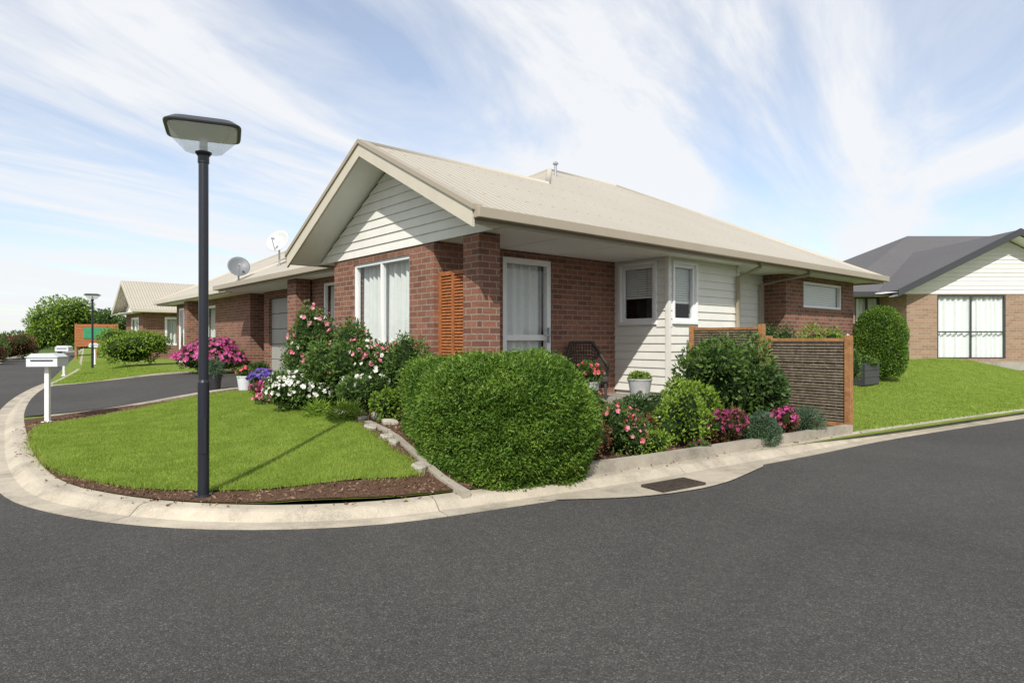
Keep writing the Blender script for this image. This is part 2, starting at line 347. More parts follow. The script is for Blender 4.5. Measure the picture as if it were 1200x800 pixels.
def hedge_block(name,x,y,z0,half,hts,n,L,W,mat,label):
    """one continuous clipped hedge: rounded block with straight sides and an uneven, leafy surface"""
    Lr,Wr=half; ang=math.atan2(1.42,-.86); ca,sa=math.cos(ang),math.sin(ang)
    def place(D,s,noise):
        p=3.4; r=(np.sum(np.abs(D)**p,axis=1))**(-1/p)
        q=D*r[:,None]
        # below the middle the sides drop nearly straight to the ground
        hr=np.maximum(np.linalg.norm(q[:,:2],axis=1),1e-6)
        Dh=D[:,:2]/np.maximum(np.linalg.norm(D[:,:2],axis=1,keepdims=True),1e-6)
        full=(np.sum(np.abs(Dh)**p,axis=1))**(-1/p)
        low=q[:,2]<0; k=np.where(low,full*(1-.10*q[:,2]**2)/hr,1.0)
        q[:,0]*=k; q[:,1]*=k
        a=q[:,0]*Lr*s; b=q[:,1]*Wr*s*(1-.13*q[:,0]); t=(q[:,0]+1)/2
        h=hts[0]*(1-t)+hts[1]*t-.10*np.clip(-q[:,0]-.45,0,1)
        c=h*.5+q[:,2]*h*.5*(s if s<1 else 1)
        P=np.stack([a*ca-b*sa,a*sa+b*ca,c],1)
        if noise:
            nz=np.zeros(len(P))
            for f_,am in ((2.3,.035),(3.6,.035),(5.3,.028),(8.7,.022),(14,.015),(25,.010)):
                kk=rng.normal(size=3)*f_; nz+=am*np.sin(P@kk+rng.uniform(0,6))
            Nn=unit(np.stack([(q[:,0]**3/Lr)*ca-(q[:,1]**3/Wr)*sa,(q[:,0]**3/Lr)*sa+(q[:,1]**3/Wr)*ca,np.maximum(q[:,2],0)**3/.55+.02],1))
            nz-=rng.uniform(0,1,len(P))**1.6*.14
            nz+=np.where(rng.uniform(size=len(P))<.06,rng.uniform(0,.05,len(P)),0)
            return P+Nn*nz[:,None],Nn
        return P,None
    D=unit(rng.normal(size=(n,3))); D=D[D[:,2]>-.86]
    P,Nn=place(D,1.0,True); k=P[:,2]>.005; P=P[k]; Nn=Nn[k]
    lq=leaf_quads(P,unit(Nn+np.array([0,0,.3])),L,W,1.15)
    th=np.linspace(0,2*math.pi,33); ph=np.linspace(-1.2,math.pi/2,15); cs=[]
    F=np.array([[ (math.cos(b)*math.cos(a),math.cos(b)*math.sin(a),math.sin(b)) for b in ph] for a in th]).reshape(-1,3)
    Q,_=place(F,.84,False); Q[:,2]=np.maximum(Q[:,2],-.02); Q=Q.reshape(33,15,3)
    for i in range(32):
        for j in range(14): cs.append([Q[i,j],Q[i+1,j],Q[i+1,j+1],Q[i,j+1]])
    cs=np.array(cs)
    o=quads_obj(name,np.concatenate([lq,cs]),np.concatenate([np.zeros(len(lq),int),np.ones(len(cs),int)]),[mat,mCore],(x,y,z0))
    return tag(o,label,'hedge')
def lumpy(h,r,k=5,seed=0):
    rr=random.Random(seed); out=[(0,0,h*.45,r*.72,r*.72,h*.48)]
    for i in range(k):
        a=2*math.pi*i/k+rr.uniform(-.4,.4); q=r*rr.uniform(.45,.62); s=rr.uniform(.36,.58)
        out.append((q*math.cos(a),q*math.sin(a),h*rr.uniform(.32,.72),r*s,r*s,h*rr.uniform(.26,.36)))
    return out
def pip(poly,x,y):
    n=len(poly); ins=np.zeros(len(x),bool); j=n-1
    for i in range(n):
        xi,yi=poly[i]; xj,yj=poly[j]
        c=((yi>y)!=(yj>y))&(x<(xj-xi)*(y-yi)/(yj-yi+1e-12)+xi); ins^=c; j=i
    return ins
def patch(name,poly,spacing,dz,mat,grid=None,flat=None):
    px=np.array([p[0] for p in poly]); py=np.array([p[1] for p in poly])
    if grid is None:
        gx,gy=np.meshgrid(np.arange(px.min(),px.max(),spacing),np.arange(py.min(),py.max(),spacing)); gx=gx.ravel(); gy=gy.ravel()
    else: gx,gy=grid
    k=pip(poly,gx,gy); gx=gx[k]+rng.uniform(-.02,.02,k.sum()); gy=gy[k]+rng.uniform(-.02,.02,k.sum())
    vs=[Vector(p) for p in poly]+[Vector((float(a),float(b))) for a,b in zip(gx,gy)]
    r=delaunay_2d_cdt(vs,[],[list(range(len(poly)))],1,1e-4,False)
    mb=MB(); mb.v=[(p.x,p.y,(float(H(p.x,p.y)) if flat is None else flat)+dz) for p in r[0]]; mb.f=[tuple(f) for f in r[2]]; mb.m=[0]*len(mb.f)
    return mb.obj(name,mat,smooth=True)
def catmull(pts,step=.25):
    out=[]; P=[Vector(p) for p in pts]; P=[P[0]*2-P[1]]+P+[P[-1]*2-P[-2]]
    for i in range(1,len(P)-2):
        a,b,c,d=P[i-1:i+3]; n=max(2,int((c-b).length/step)) if (c-b).length<8 else max(4,int((c-b).length/2))
        for k in range(n):
            t=k/n; out.append(.5*((2*b)+(c-a)*t+(2*a-5*b+4*c-d)*t*t+(3*b-a-3*c+d)*t**3))
    out.append(P[-2]); return out
def normals(path):
    ns=[]
    for i in range(len(path)):
        d=(path[min(i+1,len(path)-1)]-path[max(i-1,0)]).normalized(); ns.append(Vector((-d.y,d.x)))
    return ns
def sweep(mb,path,prof,seg=2.4,gap=.012,side=1):
    ns=normals(path); acc=0; cur=[]; groups=[]
    for i,p in enumerate(path):
        if i: acc+=(p-path[i-1]).length
        cur.append(i)
        if acc>seg: groups.append(cur); cur=[i]; acc=0
    if len(cur)>1: groups.append(cur)
    for g in groups:
        rows=[]
        for n_,i in enumerate(g):
            p=path[i].copy()
            d=(path[min(i+1,len(path)-1)]-path[max(i-1,0)]).normalized()
            if n_==len(g)-1: p-=d*gap
            base=len(mb.v)
            for o,z in prof:
                q=p+ns[i]*o*side; mb.v.append((q.x,q.y,z))
            rows.append(base)
        k=len(prof)
        for a,b in zip(rows,rows[1:]):
            for j in range(k-1):
                mb.f.append((a+j,b+j,b+j+1,a+j+1)); mb.m.append(0)
        mb.f.append(tuple(rows[0]+j for j in range(k))); mb.m.append(0)
        mb.f.append(tuple(rows[-1]+j for j in reversed(range(k)))); mb.m.append(0)
# ---------------------------------------------------------------- ground
g=MB(); g.poly([(-900,-200,-.06),(900,-200,-.06),(900,1500,-.06),(-900,1500,-.06)])
tag(g.obj('ground',mFarGrass),kind='structure')
r=MB(); r.poly([(x,y,0) for x,y in [(-90,-30),(90,-30),(90,66),(20,72),(-52,95),(-60,95),(-35,45),(-24.5,29.5),(-30,22),(-90,10)]])
tag(r.obj('road',mAsph),kind='structure')
outer=[(-62,92),(-44,65),(-32,47),(-24,35),(-19,27.5),(-14.9,20.7),(-12.6,16.7),(-10.6,13.5),(-8.5,10.5),(-6.6,8.05),(-5.25,6.4),(-4.2,5.3),(-3.4,4.78),(-2.6,4.48),(-1.76,4.38),(-.9,4.52),(0,4.98),(1.17,5.68),(2.2,6.38),(3.4,7.22),(5.1,8.45),(8.5,10.6),(14,14),(30,24),(70,49)]
path=catmull(outer,.22); nrm=normals(path)
prof=[(0,-.05),(0,.006),(.17,.002),(.215,.035),(.25,.058),(.28,.066),(.40,.068),(.40,-.05)]
k=MB(); sweep(k,path,prof,2.4,.008); tag(k.obj('kerb',mKerb,smooth=False),kind='structure')
under=MB(); sweep(under,path,[(.0,-.01),(.01,.0),(.18,-.003),(.225,.03),(.26,.052),(.39,.06)],400,0); tag(under.obj('kerb_joint_bed',mJoint),kind='structure')
opp=catmull([(-90,9.6),(-60,15.8),(-36,20.4),(-28.5,23.2),(-25,28.5),(-28,35),(-35.5,46),(-60,95)],.5)
k2=MB(); sweep(k2,opp,prof,6,side=1); tag(k2.obj('kerb',mKerb),kind='structure')
inner=[p+n*.398 for p,n in zip(path,nrm)]
lot=[(p.x,p.y) for p in inner]+[(120,130),(-70,130)]
gx1,gy1=np.meshgrid(np.arange(-16,22,.45),np.arange(4,27,.45)); gx2,gy2=np.meshgrid(np.arange(-70,120,3.1),np.arange(4,130,3.1))
o2=~((gx2>-16)&(gx2<22)&(gy2<27))
grid=(np.concatenate([gx1.ravel(),gx2[o2]]),np.concatenate([gy1.ravel(),gy2[o2]]))
tag(patch('lawn',lot,1,0,mGrassBase,grid),kind='structure')
kin=[(p.x,p.y) for p in inner]
bedk=[p for p in kin if p[1]<10.0 and -7.6<p[0]<4.75]
bed=bedk+[(4.3,9.2),(3.9,9.9),(3.1,10.9),(3.1,12),(0,13),(-4.4,13.7),(-5.2,13.0),(-6.3,11.3)]
tag(patch('garden_bed',bed,.35,.012,mMulch),kind='structure')
lawnp=[(-6.67,9.15),(-6.02,8.08),(-5.04,6.83),(-4.2,5.94),(-3.42,5.42),(-2.73,5.2),(-2.0,5.11),(-1.42,5.27),(-.85,5.48),(-1.12,6.12),(-1.56,7.0),(-2.25,8.25),(-3.02,8.9),(-3.72,9.75),(-4.78,11.85),(-5.52,11.85),(-6.3,10.3)]
lp=[(p.x,p.y) for p in catmull(lawnp+[lawnp[0]],.13)][:-1]
lp=[(x+random.uniform(-.035,.035),y+random.uniform(-.035,.035)) for x,y in lp]
tag(patch('front_lawn',lp,.35,.024,mGrassBase),kind='structure')
drk=[p for p in kin if 10.0<=p[1]<16.6 and p[0]<0]
drive=drk+[(-6.3,11.5),(-5.3,13.1),(-5.5,14.8),(-6.4,17.0),(-7.6,18.6),(-9.6,19.2),(-10.9,18.3),(-12.1,16.9)]
tag(patch('driveway',drive,.4,.014,mAsph),kind='structure')
e=MB()
def strip(mb,pts,w,h0=-.05,h1=.05):
    p=[Vector(q) for q in pts]; p=catmull(pts,.35); n=normals(p)
    rows=[]
    for q,m in zip(p,n):
        a=q+m*w/2; b=q-m*w/2; z=float(H(q.x,q.y)); base=len(mb.v)
        mb.v+=[(a.x,a.y,z+h0),(a.x,a.y,z+h1),(b.x,b.y,z+h1),(b.x,b.y,z+h0)]; rows.append(base)
    for a,b in zip(rows,rows[1:]):
        for j in range(3): mb.f.append((a+j,b+j,b+j+1,a+j+1)); mb.m.append(0)
    for s in (rows[0],rows[-1]): mb.f.append((s,s+1,s+2,s+3)); mb.m.append(0)
strip(e,[(-7.35,10.1),(-6.4,11.4),(-5.35,13.0),(-5.4,14.4)],.2,h1=.04)
strip(e,[(-12.2,16.95),(-11.0,18.4),(-9.6,19.3)],.22,h1=.04)
tag(e.obj('driveway_edging',mKerb),kind='structure')
ap=[(.2,5.16),(.55,5.2),(1.0,5.27),(1.5,5.48),(1.95,5.82),(2.4,6.35),(2.6,6.62),(2.1,6.42),(1.2,5.82)]
ap=[(p.x,p.y) for p in catmull(ap+[ap[0]],.15)][:-1]
tag(patch('concrete_apron',ap,.5,.009,mKerb,flat=0),kind='structure')
gr=MB(); a=math.atan2(.55,.83)
gr.box(-.27,.27,-.13,-.11,0,.02); gr.box(-.27,.27,.11,.13,0,.02); gr.box(-.27,-.25,-.11,.11,0,.02); gr.box(.25,.27,-.11,.11,0,.02)
for i in range(14): gr.box(-.235+i*.036,-.215+i*.036,-.11,.11,.002,.017)
gr.box(-.25,.25,-.11,.11,-.001,.001)
tag(gr.obj('drain_grate',mIron,loc=(1.43,5.66,.011),rot=a),'rusty iron stormwater grate set in the kerb channel','drain')
ed=MB(); strip(ed,[(.62,5.83),(1.3,6.27),(2.3,6.98),(3.3,7.7),(4.5,8.55)],.11,-.06,.10)
tag(ed.obj('garden_edging',mEdge),'low weathered concrete edging along the flower bed','edging')
ed=MB(); strip(ed,[(-.36,5.05),(-.62,5.5),(-.98,6.25),(-1.4,7.1),(-1.75,7.75)],.075,-.03,.036)
tag(ed.obj('garden_edging',mEdge),'flat pale edging strip between the lawn and bed','edging')
def blades(name,poly,n,h,w,dz,excl=None,edge=0):
    px=[p[0] for p in poly]; py=[p[1] for p in poly]; x=rng.uniform(min(px),max(px),n*3); y=rng.uniform(min(py),max(py),n*3)
    k=pip(poly,x,y)
    if excl is not None: k&=~excl(x,y)
    x=x[k][:n]; y=y[k][:n]; hm=np.ones(len(x))
    if edge:
        pa=np.array(poly); pb=np.roll(pa,-1,axis=0); L_=np.linalg.norm(pb-pa,axis=1); c=rng.choice(len(pa),edge,p=L_/L_.sum()); t_=rng.uniform(size=(edge,1)); q=pa[c]*(1-t_)+pb[c]*t_+rng.normal(size=(edge,2))*.04
        x=np.concatenate([x,q[:,0]]); y=np.concatenate([y,q[:,1]]); hm=np.concatenate([hm,np.full(edge,1.5)])
    P=np.stack([x,y,H(x,y)+dz],1); m=len(P); a=rng.uniform(0,2*math.pi,m); s=np.stack([np.cos(a),np.sin(a),np.zeros(m)],1)
    tone=.9+.1*np.sin(x*1.7+np.sin(y*2.1))*np.sin(y*1.3); hh=(hm*h*(1+.3*rng.uniform(-1,1,m))*tone)[:,None]
    ln=rng.normal(size=(m,3))*.5; ln[:,2]=1; d=unit(ln)
    q=np.stack([P-s*w/2,P+s*w/2,P+d*hh+s*w*.15,P+d*hh*.98-s*w*.15],1)
    o=quads_obj(name,q,None,[mBlade]); tag(o,kind='stuff'); return o
blades('grass',lp,190000,.025,.0042,.024,edge=14000)
def exr(x,y):
    u,v=w2loc(x,y); return (v>.5)&(u<12.3)
rl=[(4.75,9.0)]+[p for p in kin if p[0]>4.9 and p[0]<23]+[(22,21.3),(12,20.6),(8.2,16.5),(4.1,12.5),(3.2,11.2),(4.1,9.8)]
blades('grass',rl,120000,.028,.011,0,excl=exr,edge=5000)
ll=[p for p in kin if p[0]<-12.4 and p[1]<36][::-1]
ll=ll+[(-23,36),(-17,28),(-12.5,22.5),(-10,19.6),(-11,18.6)]
blades('grass',ll,50000,.035,.02,0)
n=30000; x=rng.uniform(-7,4.7,n*2); y=rng.uniform(4.5,13,n*2); kk=pip(bed,x,y)&(~pip(lp,x,y)|(rng.uniform(size=len(x))<.012)); x=x[kk][:n]; y=y[kk][:n]
P=np.stack([x,y,H(x,y)+.016],1)
m=260; ci=rng.choice([i for i,p in enumerate(path) if p.y<9 and p.x<5 and p.x>-7.5],m); o_=.40-np.abs(rng.normal(size=m))*.06
sx=np.array([path[i].x+nrm[i].x*o for i,o in zip(ci,o_)])+rng.normal(size=m)*.04; sy=np.array([path[i].y+nrm[i].y*o for i,o in zip(ci,o_)])+rng.normal(size=m)*.04
P=np.concatenate([P,np.stack([sx,sy,np.where(o_>.26,.073,.012)],1)])
cq=leaf_quads(P,unit(rng.normal(size=(len(P),3))*np.array([1,1,.25])+np.array([0,0,.2])),.034,.014,.2,.6)
tag(quads_obj('bark_mulch',cq,None,[mChip]),kind='stuff')
# ---------------------------------------------------------------- building helpers
def pt(face,F,a,o,z): return (F-o,a,z) if face=='u' else (a,F-o,z)
def fbox(mb,face,F,a0,a1,o0,o1,z0,z1,m=0):
    if face=='u': mb.box(F-o0,F-o1,a0,a1,z0,z1,m)
    else: mb.box(a0,a1,F-o0,F-o1,z0,z1,m)
def wallrun(mb,face,F,th,a0,a1,z0,z1,ops=(),m=0):
    cur=a0
    for (b0,b1,c0,c1) in sorted(ops):
        if b0>cur: fbox(mb,face,F,cur,b0,-th,0,z0,z1,m)
        if c0>z0: fbox(mb,face,F,b0,b1,-th,0,z0,c0,m)
        if c1<z1: fbox(mb,face,F,b0,b1,-th,0,c1,z1,m)
        cur=b1
    if cur<a1: fbox(mb,face,F,cur,a1,-th,0,z0,z1,m)
def cladding(mb,face,F,a0,a1,z0,z1,ops=(),limits=None,step=.14):
    z=z0
    while z<z1-.01:
        zt=min(z+step,z1)
        l0,l1=(a0,a1) if limits is None else limits(z); t0,t1=(a0,a1) if limits is None else limits(zt)
        segs=[(l0,l1,t0,t1)]
        for (b0,b1,c0,c1) in sorted(ops):
            if c0<(z+zt)/2<c1:
                ns=[]
                for s in segs:
                    if b0>s[0] and b1<s[1]+.001: ns+= [(s[0],b0,s[2],b0),(b1,s[1],b1,s[3])]
                    else: ns.append(s)
                segs=ns
        for s in segs:
            if s[1]-s[0]<.01: continue
            mb.poly([pt(face,F,s[0],.026,z),pt(face,F,s[1],.026,z),pt(face,F,s[3],.006,zt),pt(face,F,s[2],.006,zt)])
            mb.poly([pt(face,F,s[0],.0,z),pt(face,F,s[1],.0,z),pt(face,F,s[1],.026,z),pt(face,F,s[0],.026,z)])
        z=zt
def window(par,face,F,a0,a1,z0,z1,mull=(),fill='curtain',fm=None,o0=-.11,o1=-.03,fw=.055,trim=0,rail=None,name='window',hz=(),cm=None,drop=.3):
    fm=fm or mWhite; cm=cm or mCurt
    g=MB(); om=(o0+o1)/2
    g.poly([pt(face,F,a0,om,z0),pt(face,F,a1,om,z0),pt(face,F,a1,om,z1),pt(face,F,a0,om,z1)])
    w=g.obj(name,mGlass,par)
    f=MB()
    fbox(f,face,F,a0,a0+fw,o0,o1,z0,z1); fbox(f,face,F,a1-fw,a1,o0,o1,z0,z1)
    fbox(f,face,F,a0+fw,a1-fw,o0,o1,z0,z0+fw); fbox(f,face,F,a0+fw,a1-fw,o0,o1,z1-fw,z1)
    for q in mull: c=a0+(a1-a0)*q; fbox(f,face,F,c-fw/2,c+fw/2,o0,o1-.003,z0+fw,z1-fw)
    for q in hz: c=z0+(z1-z0)*q; fbox(f,face,F,a0+fw,a1-fw,o0,o1-.006,c-fw/2,c+fw/2)
    if trim:
        t=trim; fbox(f,face,F,a0-t,a0,0,.04,z0-t,z1+t); fbox(f,face,F,a1,a1+t,0,.04,z0-t,z1+t)
        fbox(f,face,F,a0,a1,0,.04,z1,z1+t); fbox(f,face,F,a0,a1,0,.055,z0-t,z0)
    f.obj('frame',fm,w,bevel=.004)
    if fill=='curtain':
        c=MB(); W_=a1-a0; nseg=int(W_/.009); rows=[]
        for i in range(nseg+1):
            s_=W_*i/nseg; a=a0+s_
            ph=s_*2*math.pi/.17+1.5*math.sin(s_*4.1)+.8*math.sin(s_*9.7); wob=.05*math.sin(ph)+.015*math.sin(ph*.47+1)
            if abs(i/nseg-.56)<.015 and W_>1.2: wob-=.12
            b=len(c.v); c.v+=[pt(face,F,a,o0-.10+wob,z0),pt(face,F,a+.006*math.sin(ph*.3),o0-.10+wob*.7,z1)]; rows.append(b)
        for p,q in zip(rows,rows[1:]): c.f.append((p,q,q+1,p+1)); c.m.append(0)
        c.obj('curtain',cm,w,smooth=True)
    elif fill=='blind':
        c=MB(); z=z1-.03; zb=z0+(z1-z0)*drop
        while z>zb:
            c.poly([pt(face,F,a0+.03,o0-.03,z),pt(face,F,a1-.03,o0-.03,z),pt(face,F,a1-.03,o0-.045,z-.034),pt(face,F,a0+.03,o0-.045,z-.034)]); z-=.042
        fbox(c,face,F,a0+.03,a1-.03,o0-.06,o0-.03,zb-.03,zb)
        c.obj('blind',mCurtB,w)
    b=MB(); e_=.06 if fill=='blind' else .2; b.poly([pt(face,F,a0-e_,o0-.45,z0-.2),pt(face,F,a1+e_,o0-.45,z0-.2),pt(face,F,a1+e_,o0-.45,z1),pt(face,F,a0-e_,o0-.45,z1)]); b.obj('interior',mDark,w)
    return w
E=2.85; K=.51; SO=2.71
def zt(d): return E+K*d
# ---------------------------------------------------------------- main house
A=thing('house',(CX,CY,0),ROT,'single-storey red brick house with cream metal roof and front gable','house')
w=MB()
wallrun(w,'u',.55,.2,1.65,4.85,.1,SO,[(2.31,4.12,1.15,2.58)])
wallrun(w,'v',1.65,.2,.75,4.63,.1,SO,[(1.83,2.88,.34,2.6)])
w.box(.75,1.7,4.65,4.85,.1,SO)
wallrun(w,'u',1.7,.2,4.65,8.6,.1,SO,[(6.1,7.9,1.2,2.58)])
w.box(1.9,2.3,8.4,8.6,.1,SO)
wallrun(w,'u',2.3,.2,8.6,13.3,.1,SO,[(10.3,12.9,.3,2.5)])
w.box(2.5,6.6,13.1,13.3,.1,SO)
wallrun(w,'u',8.79,.2,.55,1.3,.1,SO)
wallrun(w,'v',.55,.2,8.99,12.3,.1,SO,[(9.6,11.65,2.02,2.6)])
w.box(12.1,12.3,.75,8.8,.1,SO); w.box(6.6,12.1,8.6,8.8,.1,SO); w.box(6.4,6.6,8.8,13.1,.1,SO)
w.obj('wall',mBrick,A,label='red brick wall')
for (a0,a1,b0,b1) in ((.55,.9,.6,.95),(1.3,1.65,8.45,8.95)):
    c=MB(); c.box(a0,a1,b0,b1,.1,SO); c.obj('column',mBrick,A)
bo=[(.78,1.5,1.62,2.6)]; so=[(4.66,5.3,1.62,2.6)]
w=MB(); wallrun(w,'u',4.51,.12,.5,1.648,.42,SO,bo); wallrun(w,'v',.5,.12,4.63,6.7,.42,SO,so)
w.box(6.58,6.7,.62,1.09,.42,SO); wallrun(w,'v',1.09,.12,6.58,8.79,.42,SO)
w.box(4.53,6.68,.52,.62,.1,.42); w.box(4.53,4.63,.62,1.648,.1,.42); w.box(6.6,8.79,1.11,1.2,.1,.42)
cladding(w,'u',4.51,.5,1.648,.4,SO,[(.72,1.56,1.56,2.66)])
cladding(w,'v',.5,4.51,6.7,.4,SO,[(4.6,5.36,1.56,2.66)])
cladding(w,'v',1.09,6.7,8.79,.4,SO)
w.box(4.475,4.51,.465,.53,.38,SO); w.box(4.51,4.55,.465,.5,.38,SO); w.box(6.68,6.74,.465,.53,.38,SO)
apz=zt(2.78)-.19
def lim(z):
    d=max(0,(z-(E-.19))/K)
    return (.06+d*1.0,5.5-d*1.0) if d<2.72 else (2.76,2.80)
cladding(w,'u',.55,0,0,SO-.02,apz-.02,(),lim)
w.obj('wall',mClad,A,label='cream weatherboard wall and gable')
window(A,'u',.55,2.31,4.12,1.15,2.58,(.5,),'curtain')
window(A,'u',1.7,6.1,7.9,1.2,2.58,(.5,),'curtain')
window(A,'u',4.51,.78,1.5,1.62,2.6,(),'blind',o0=-.06,o1=0,trim=.06,drop=.45)
window(A,'v',.5,4.66,5.3,1.62,2.6,(),'blind',o0=-.06,o1=0,trim=.05,drop=.35)
window(A,'v',.55,9.6,11.65,2.02,2.6,(),'blind',drop=.08)
d=window(A,'v',1.65,1.83,2.88,.34,2.6,(),'curtain',name='door',fw=.09,hz=(.44,),o0=-.1,o1=-.01,cm=mCurtB)
h=MB(); h.box(2.76,2.79,1.58,1.63,1.25,1.5); h.box(2.66,2.78,1.56,1.585,1.36,1.385); h.obj('handle',mGalv,d,bevel=.004)
gd=MB()
for i in range(5): gd.box(2.38,2.44,10.3,12.9,.3+i*.44,.3+i*.44+.425)
gd.box(2.45,2.47,10.3,12.9,.3,2.5); gd.obj('garage_door',mGar,A,bevel=.006)
ro=MB()
rz=zt(4.6)
ro.poly([(0,0,E),(12.6,0,E),(8,4.6,rz),(5.7,4.6,rz),(3.88,2.78,zt(2.78)),(0,2.78,zt(2.78))],0)
ro.poly([(0,2.78,zt(2.78)),(3.88,2.78,zt(2.78)),(1.1,5.56,E),(0,5.56,E)],0)
ro.poly([(1.1,5.56,E),(3.88,2.78,zt(2.78)),(5.7,4.6,rz),(4.1,6.2,zt(3)),(4.1,10.6,zt(3)),(1.1,13.6,E)],1)
ro.poly([(1.1,13.6,E),(4.1,10.6,zt(3)),(7.1,13.6,E)],0)
ro.poly([(4.1,6.2,zt(3)),(4.1,10.6,zt(3)),(7.1,13.6,E),(7.1,9.2,E)],1)
ro.poly([(5.7,4.6,rz),(8,4.6,rz),(12.6,9.2,E),(7.1,9.2,E),(4.1,6.2,zt(3))],0)
ro.poly([(12.6,0,E),(12.6,9.2,E),(8,4.6,rz)],1)
roof=ro.obj('roof',[mRoofX,mRoofY],A)
rc=MB()
def cap(mb,a,b,r=.065): mb.tube([a,b],[r,r],8)
for a,b in (((-.02,2.78,zt(2.78)-.03),(3.88,2.78,zt(2.78)-.03)),((3.88,2.78,zt(2.78)-.03),(5.7,4.6,rz-.03)),((5.7,4.6,rz-.03),(8,4.6,rz-.03)),((8,4.6,rz-.03),(12.6,0,E-.03)),((8,4.6,rz-.03),(12.6,9.2,E-.03)),((5.7,4.6,rz-.03),(4.1,6.2,zt(3)-.03)),((4.1,6.2,zt(3)-.03),(4.1,10.6,zt(3)-.03)),((4.1,10.6,zt(3)-.03),(1.1,13.6,E-.03))): cap(rc,a,b)
rc.obj('ridge_cap',mRidge,roof,smooth=True)
vp=MB(); vp.tube([(5.2,3.9,zt(3.9)-.05),(5.2,3.9,zt(3.9)+.26)],[.03,.03],10); vp.lathe([(.0,zt(3.9)+.32),(.06,zt(3.9)+.28),(.06,zt(3.9)+.25),(.02,zt(3.9)+.25)],12,c=(5.2,3.9))
vp.obj('vent_pipe',mGalv,roof)
gu=MB()
gu.box(-.02,12.72,-.13,-.002,E-.13,E+.0); gu.box(-.02,12.72,.0,.022,SO-.04,E-.02)
gu.box(12.6,12.72,-.002,9.3,E-.13,E); gu.box(12.578,12.6,.022,9.2,SO-.04,E-.02)
gu.box(.97,1.098,5.72,13.7,E-.13,E); gu.box(1.1,1.122,5.58,13.6,SO-.04,E-.02)
gu.box(-.02,.97,5.562,5.69,E-.13,E); gu.box(0,1.1,5.54,5.56,SO-.04,E-.02)
gu.box(1.1,7.2,13.602,13.72,E-.13,E)
gu.obj('gutter',mFascia,roof,bevel=.012)
bb=MB()
for s in (0,1):
    f=(lambda v:v) if s==0 else (lambda v:5.56-v)
    a=[(x,f(v),z) for x in (-.035,0.0) for v,z in ((-.02,E-.23),(2.78,zt(2.78)-.22),(2.78,zt(2.78)+.0),(-.02,E-.01))]
    n0=len(bb.v); bb.v+=a
    for q in ((0,1,2,3),(4,7,6,5),(0,4,5,1),(3,2,6,7),(0,3,7,4)): bb.f.append(tuple(n0+i for i in q)); bb.m.append(0)
    a=[(x,f(v),z) for x in (-.06,.09) for v,z in ((-.06,E-.035),(2.78,zt(2.78)-.03),(2.78,zt(2.78)+.035),(-.06,E+.03))]
    n0=len(bb.v); bb.v+=a
    for q in ((0,1,2,3),(4,7,6,5),(0,4,5,1),(3,2,6,7),(0,3,7,4)): bb.f.append(tuple(n0+i for i in q)); bb.m.append(1)
bb.obj('barge_board',[mFasciaL,mFascia],roof)
sf=MB()
sf.box(.552,12.575,.024,5.535,SO,SO+.02); sf.box(1.124,12.575,5.54,9.17,SO,SO+.02); sf.box(1.124,7.05,9.175,13.55,SO,SO+.02)
for q in (1.75,2.95,4.15,5.35,6.55,7.75,8.95,10.15,11.35): sf.box(q,q+.03,.03,1.6,SO-.006,SO)
for s in (0,1):
    f=(lambda v:v) if s==0 else (lambda v:5.56-v)
    sf.poly([(.0,f(.02),E-.17),(.55,f(.02),E-.17),(.55,f(2.78),zt(2.78)-.18),(.0,f(2.78),zt(2.78)-.18)])
sf.poly([(0,0.02,SO-.02),(.55,.02,SO-.02),(.55,.3,SO-.02),(0,.05,SO-.02)])
sf.obj('soffit',mSoffit,roof)
for (uu,vv) in ((6.62,.42),(8.6,.98)):
    dp=MB(); dp.tube([(uu,-.06,E-.1),(uu,-.02,SO-.08),(uu,vv,SO-.22),(uu,vv,.35)],[.04]*4,10)
    dp.obj('downpipe',mFascia,A,smooth=True)
s=MB()
s.box(.62,.68,.955,1.02,.75,2.26); s.box(.62,.68,1.58,1.645,.75,2.26); s.box(.62,.68,1.02,1.58,2.2,2.26); s.box(.62,.68,1.02,1.58,.75,.82); s.box(.615,.665,1.27,1.32,.82,2.2)
z=.83
while z<2.18:
    s.poly([(.628,1.02,z),(.628,1.58,z),(.655,1.58,z+.040),(.655,1.02,z+.040)]); s.poly([(.633,1.02,z-.008),(.633,1.58,z-.008),(.66,1.58,z+.032),(.66,1.02,z+.032)]); z+=.043
s.box(.69,.70,1.02,1.58,.82,2.2)
s.obj('privacy_screen',mWood,A,bevel=.003,label='red-brown stained timber louvre screen')
pa=MB(); pa.box(.3,4.5,.02,1.648,.1,.335); pa.box(4.5,6.7,-.3,.5,.1,.31)
tag(pa.obj('patio',mPave,loc=(CX,CY,0),rot=ROT,bevel=.01),kind='structure')
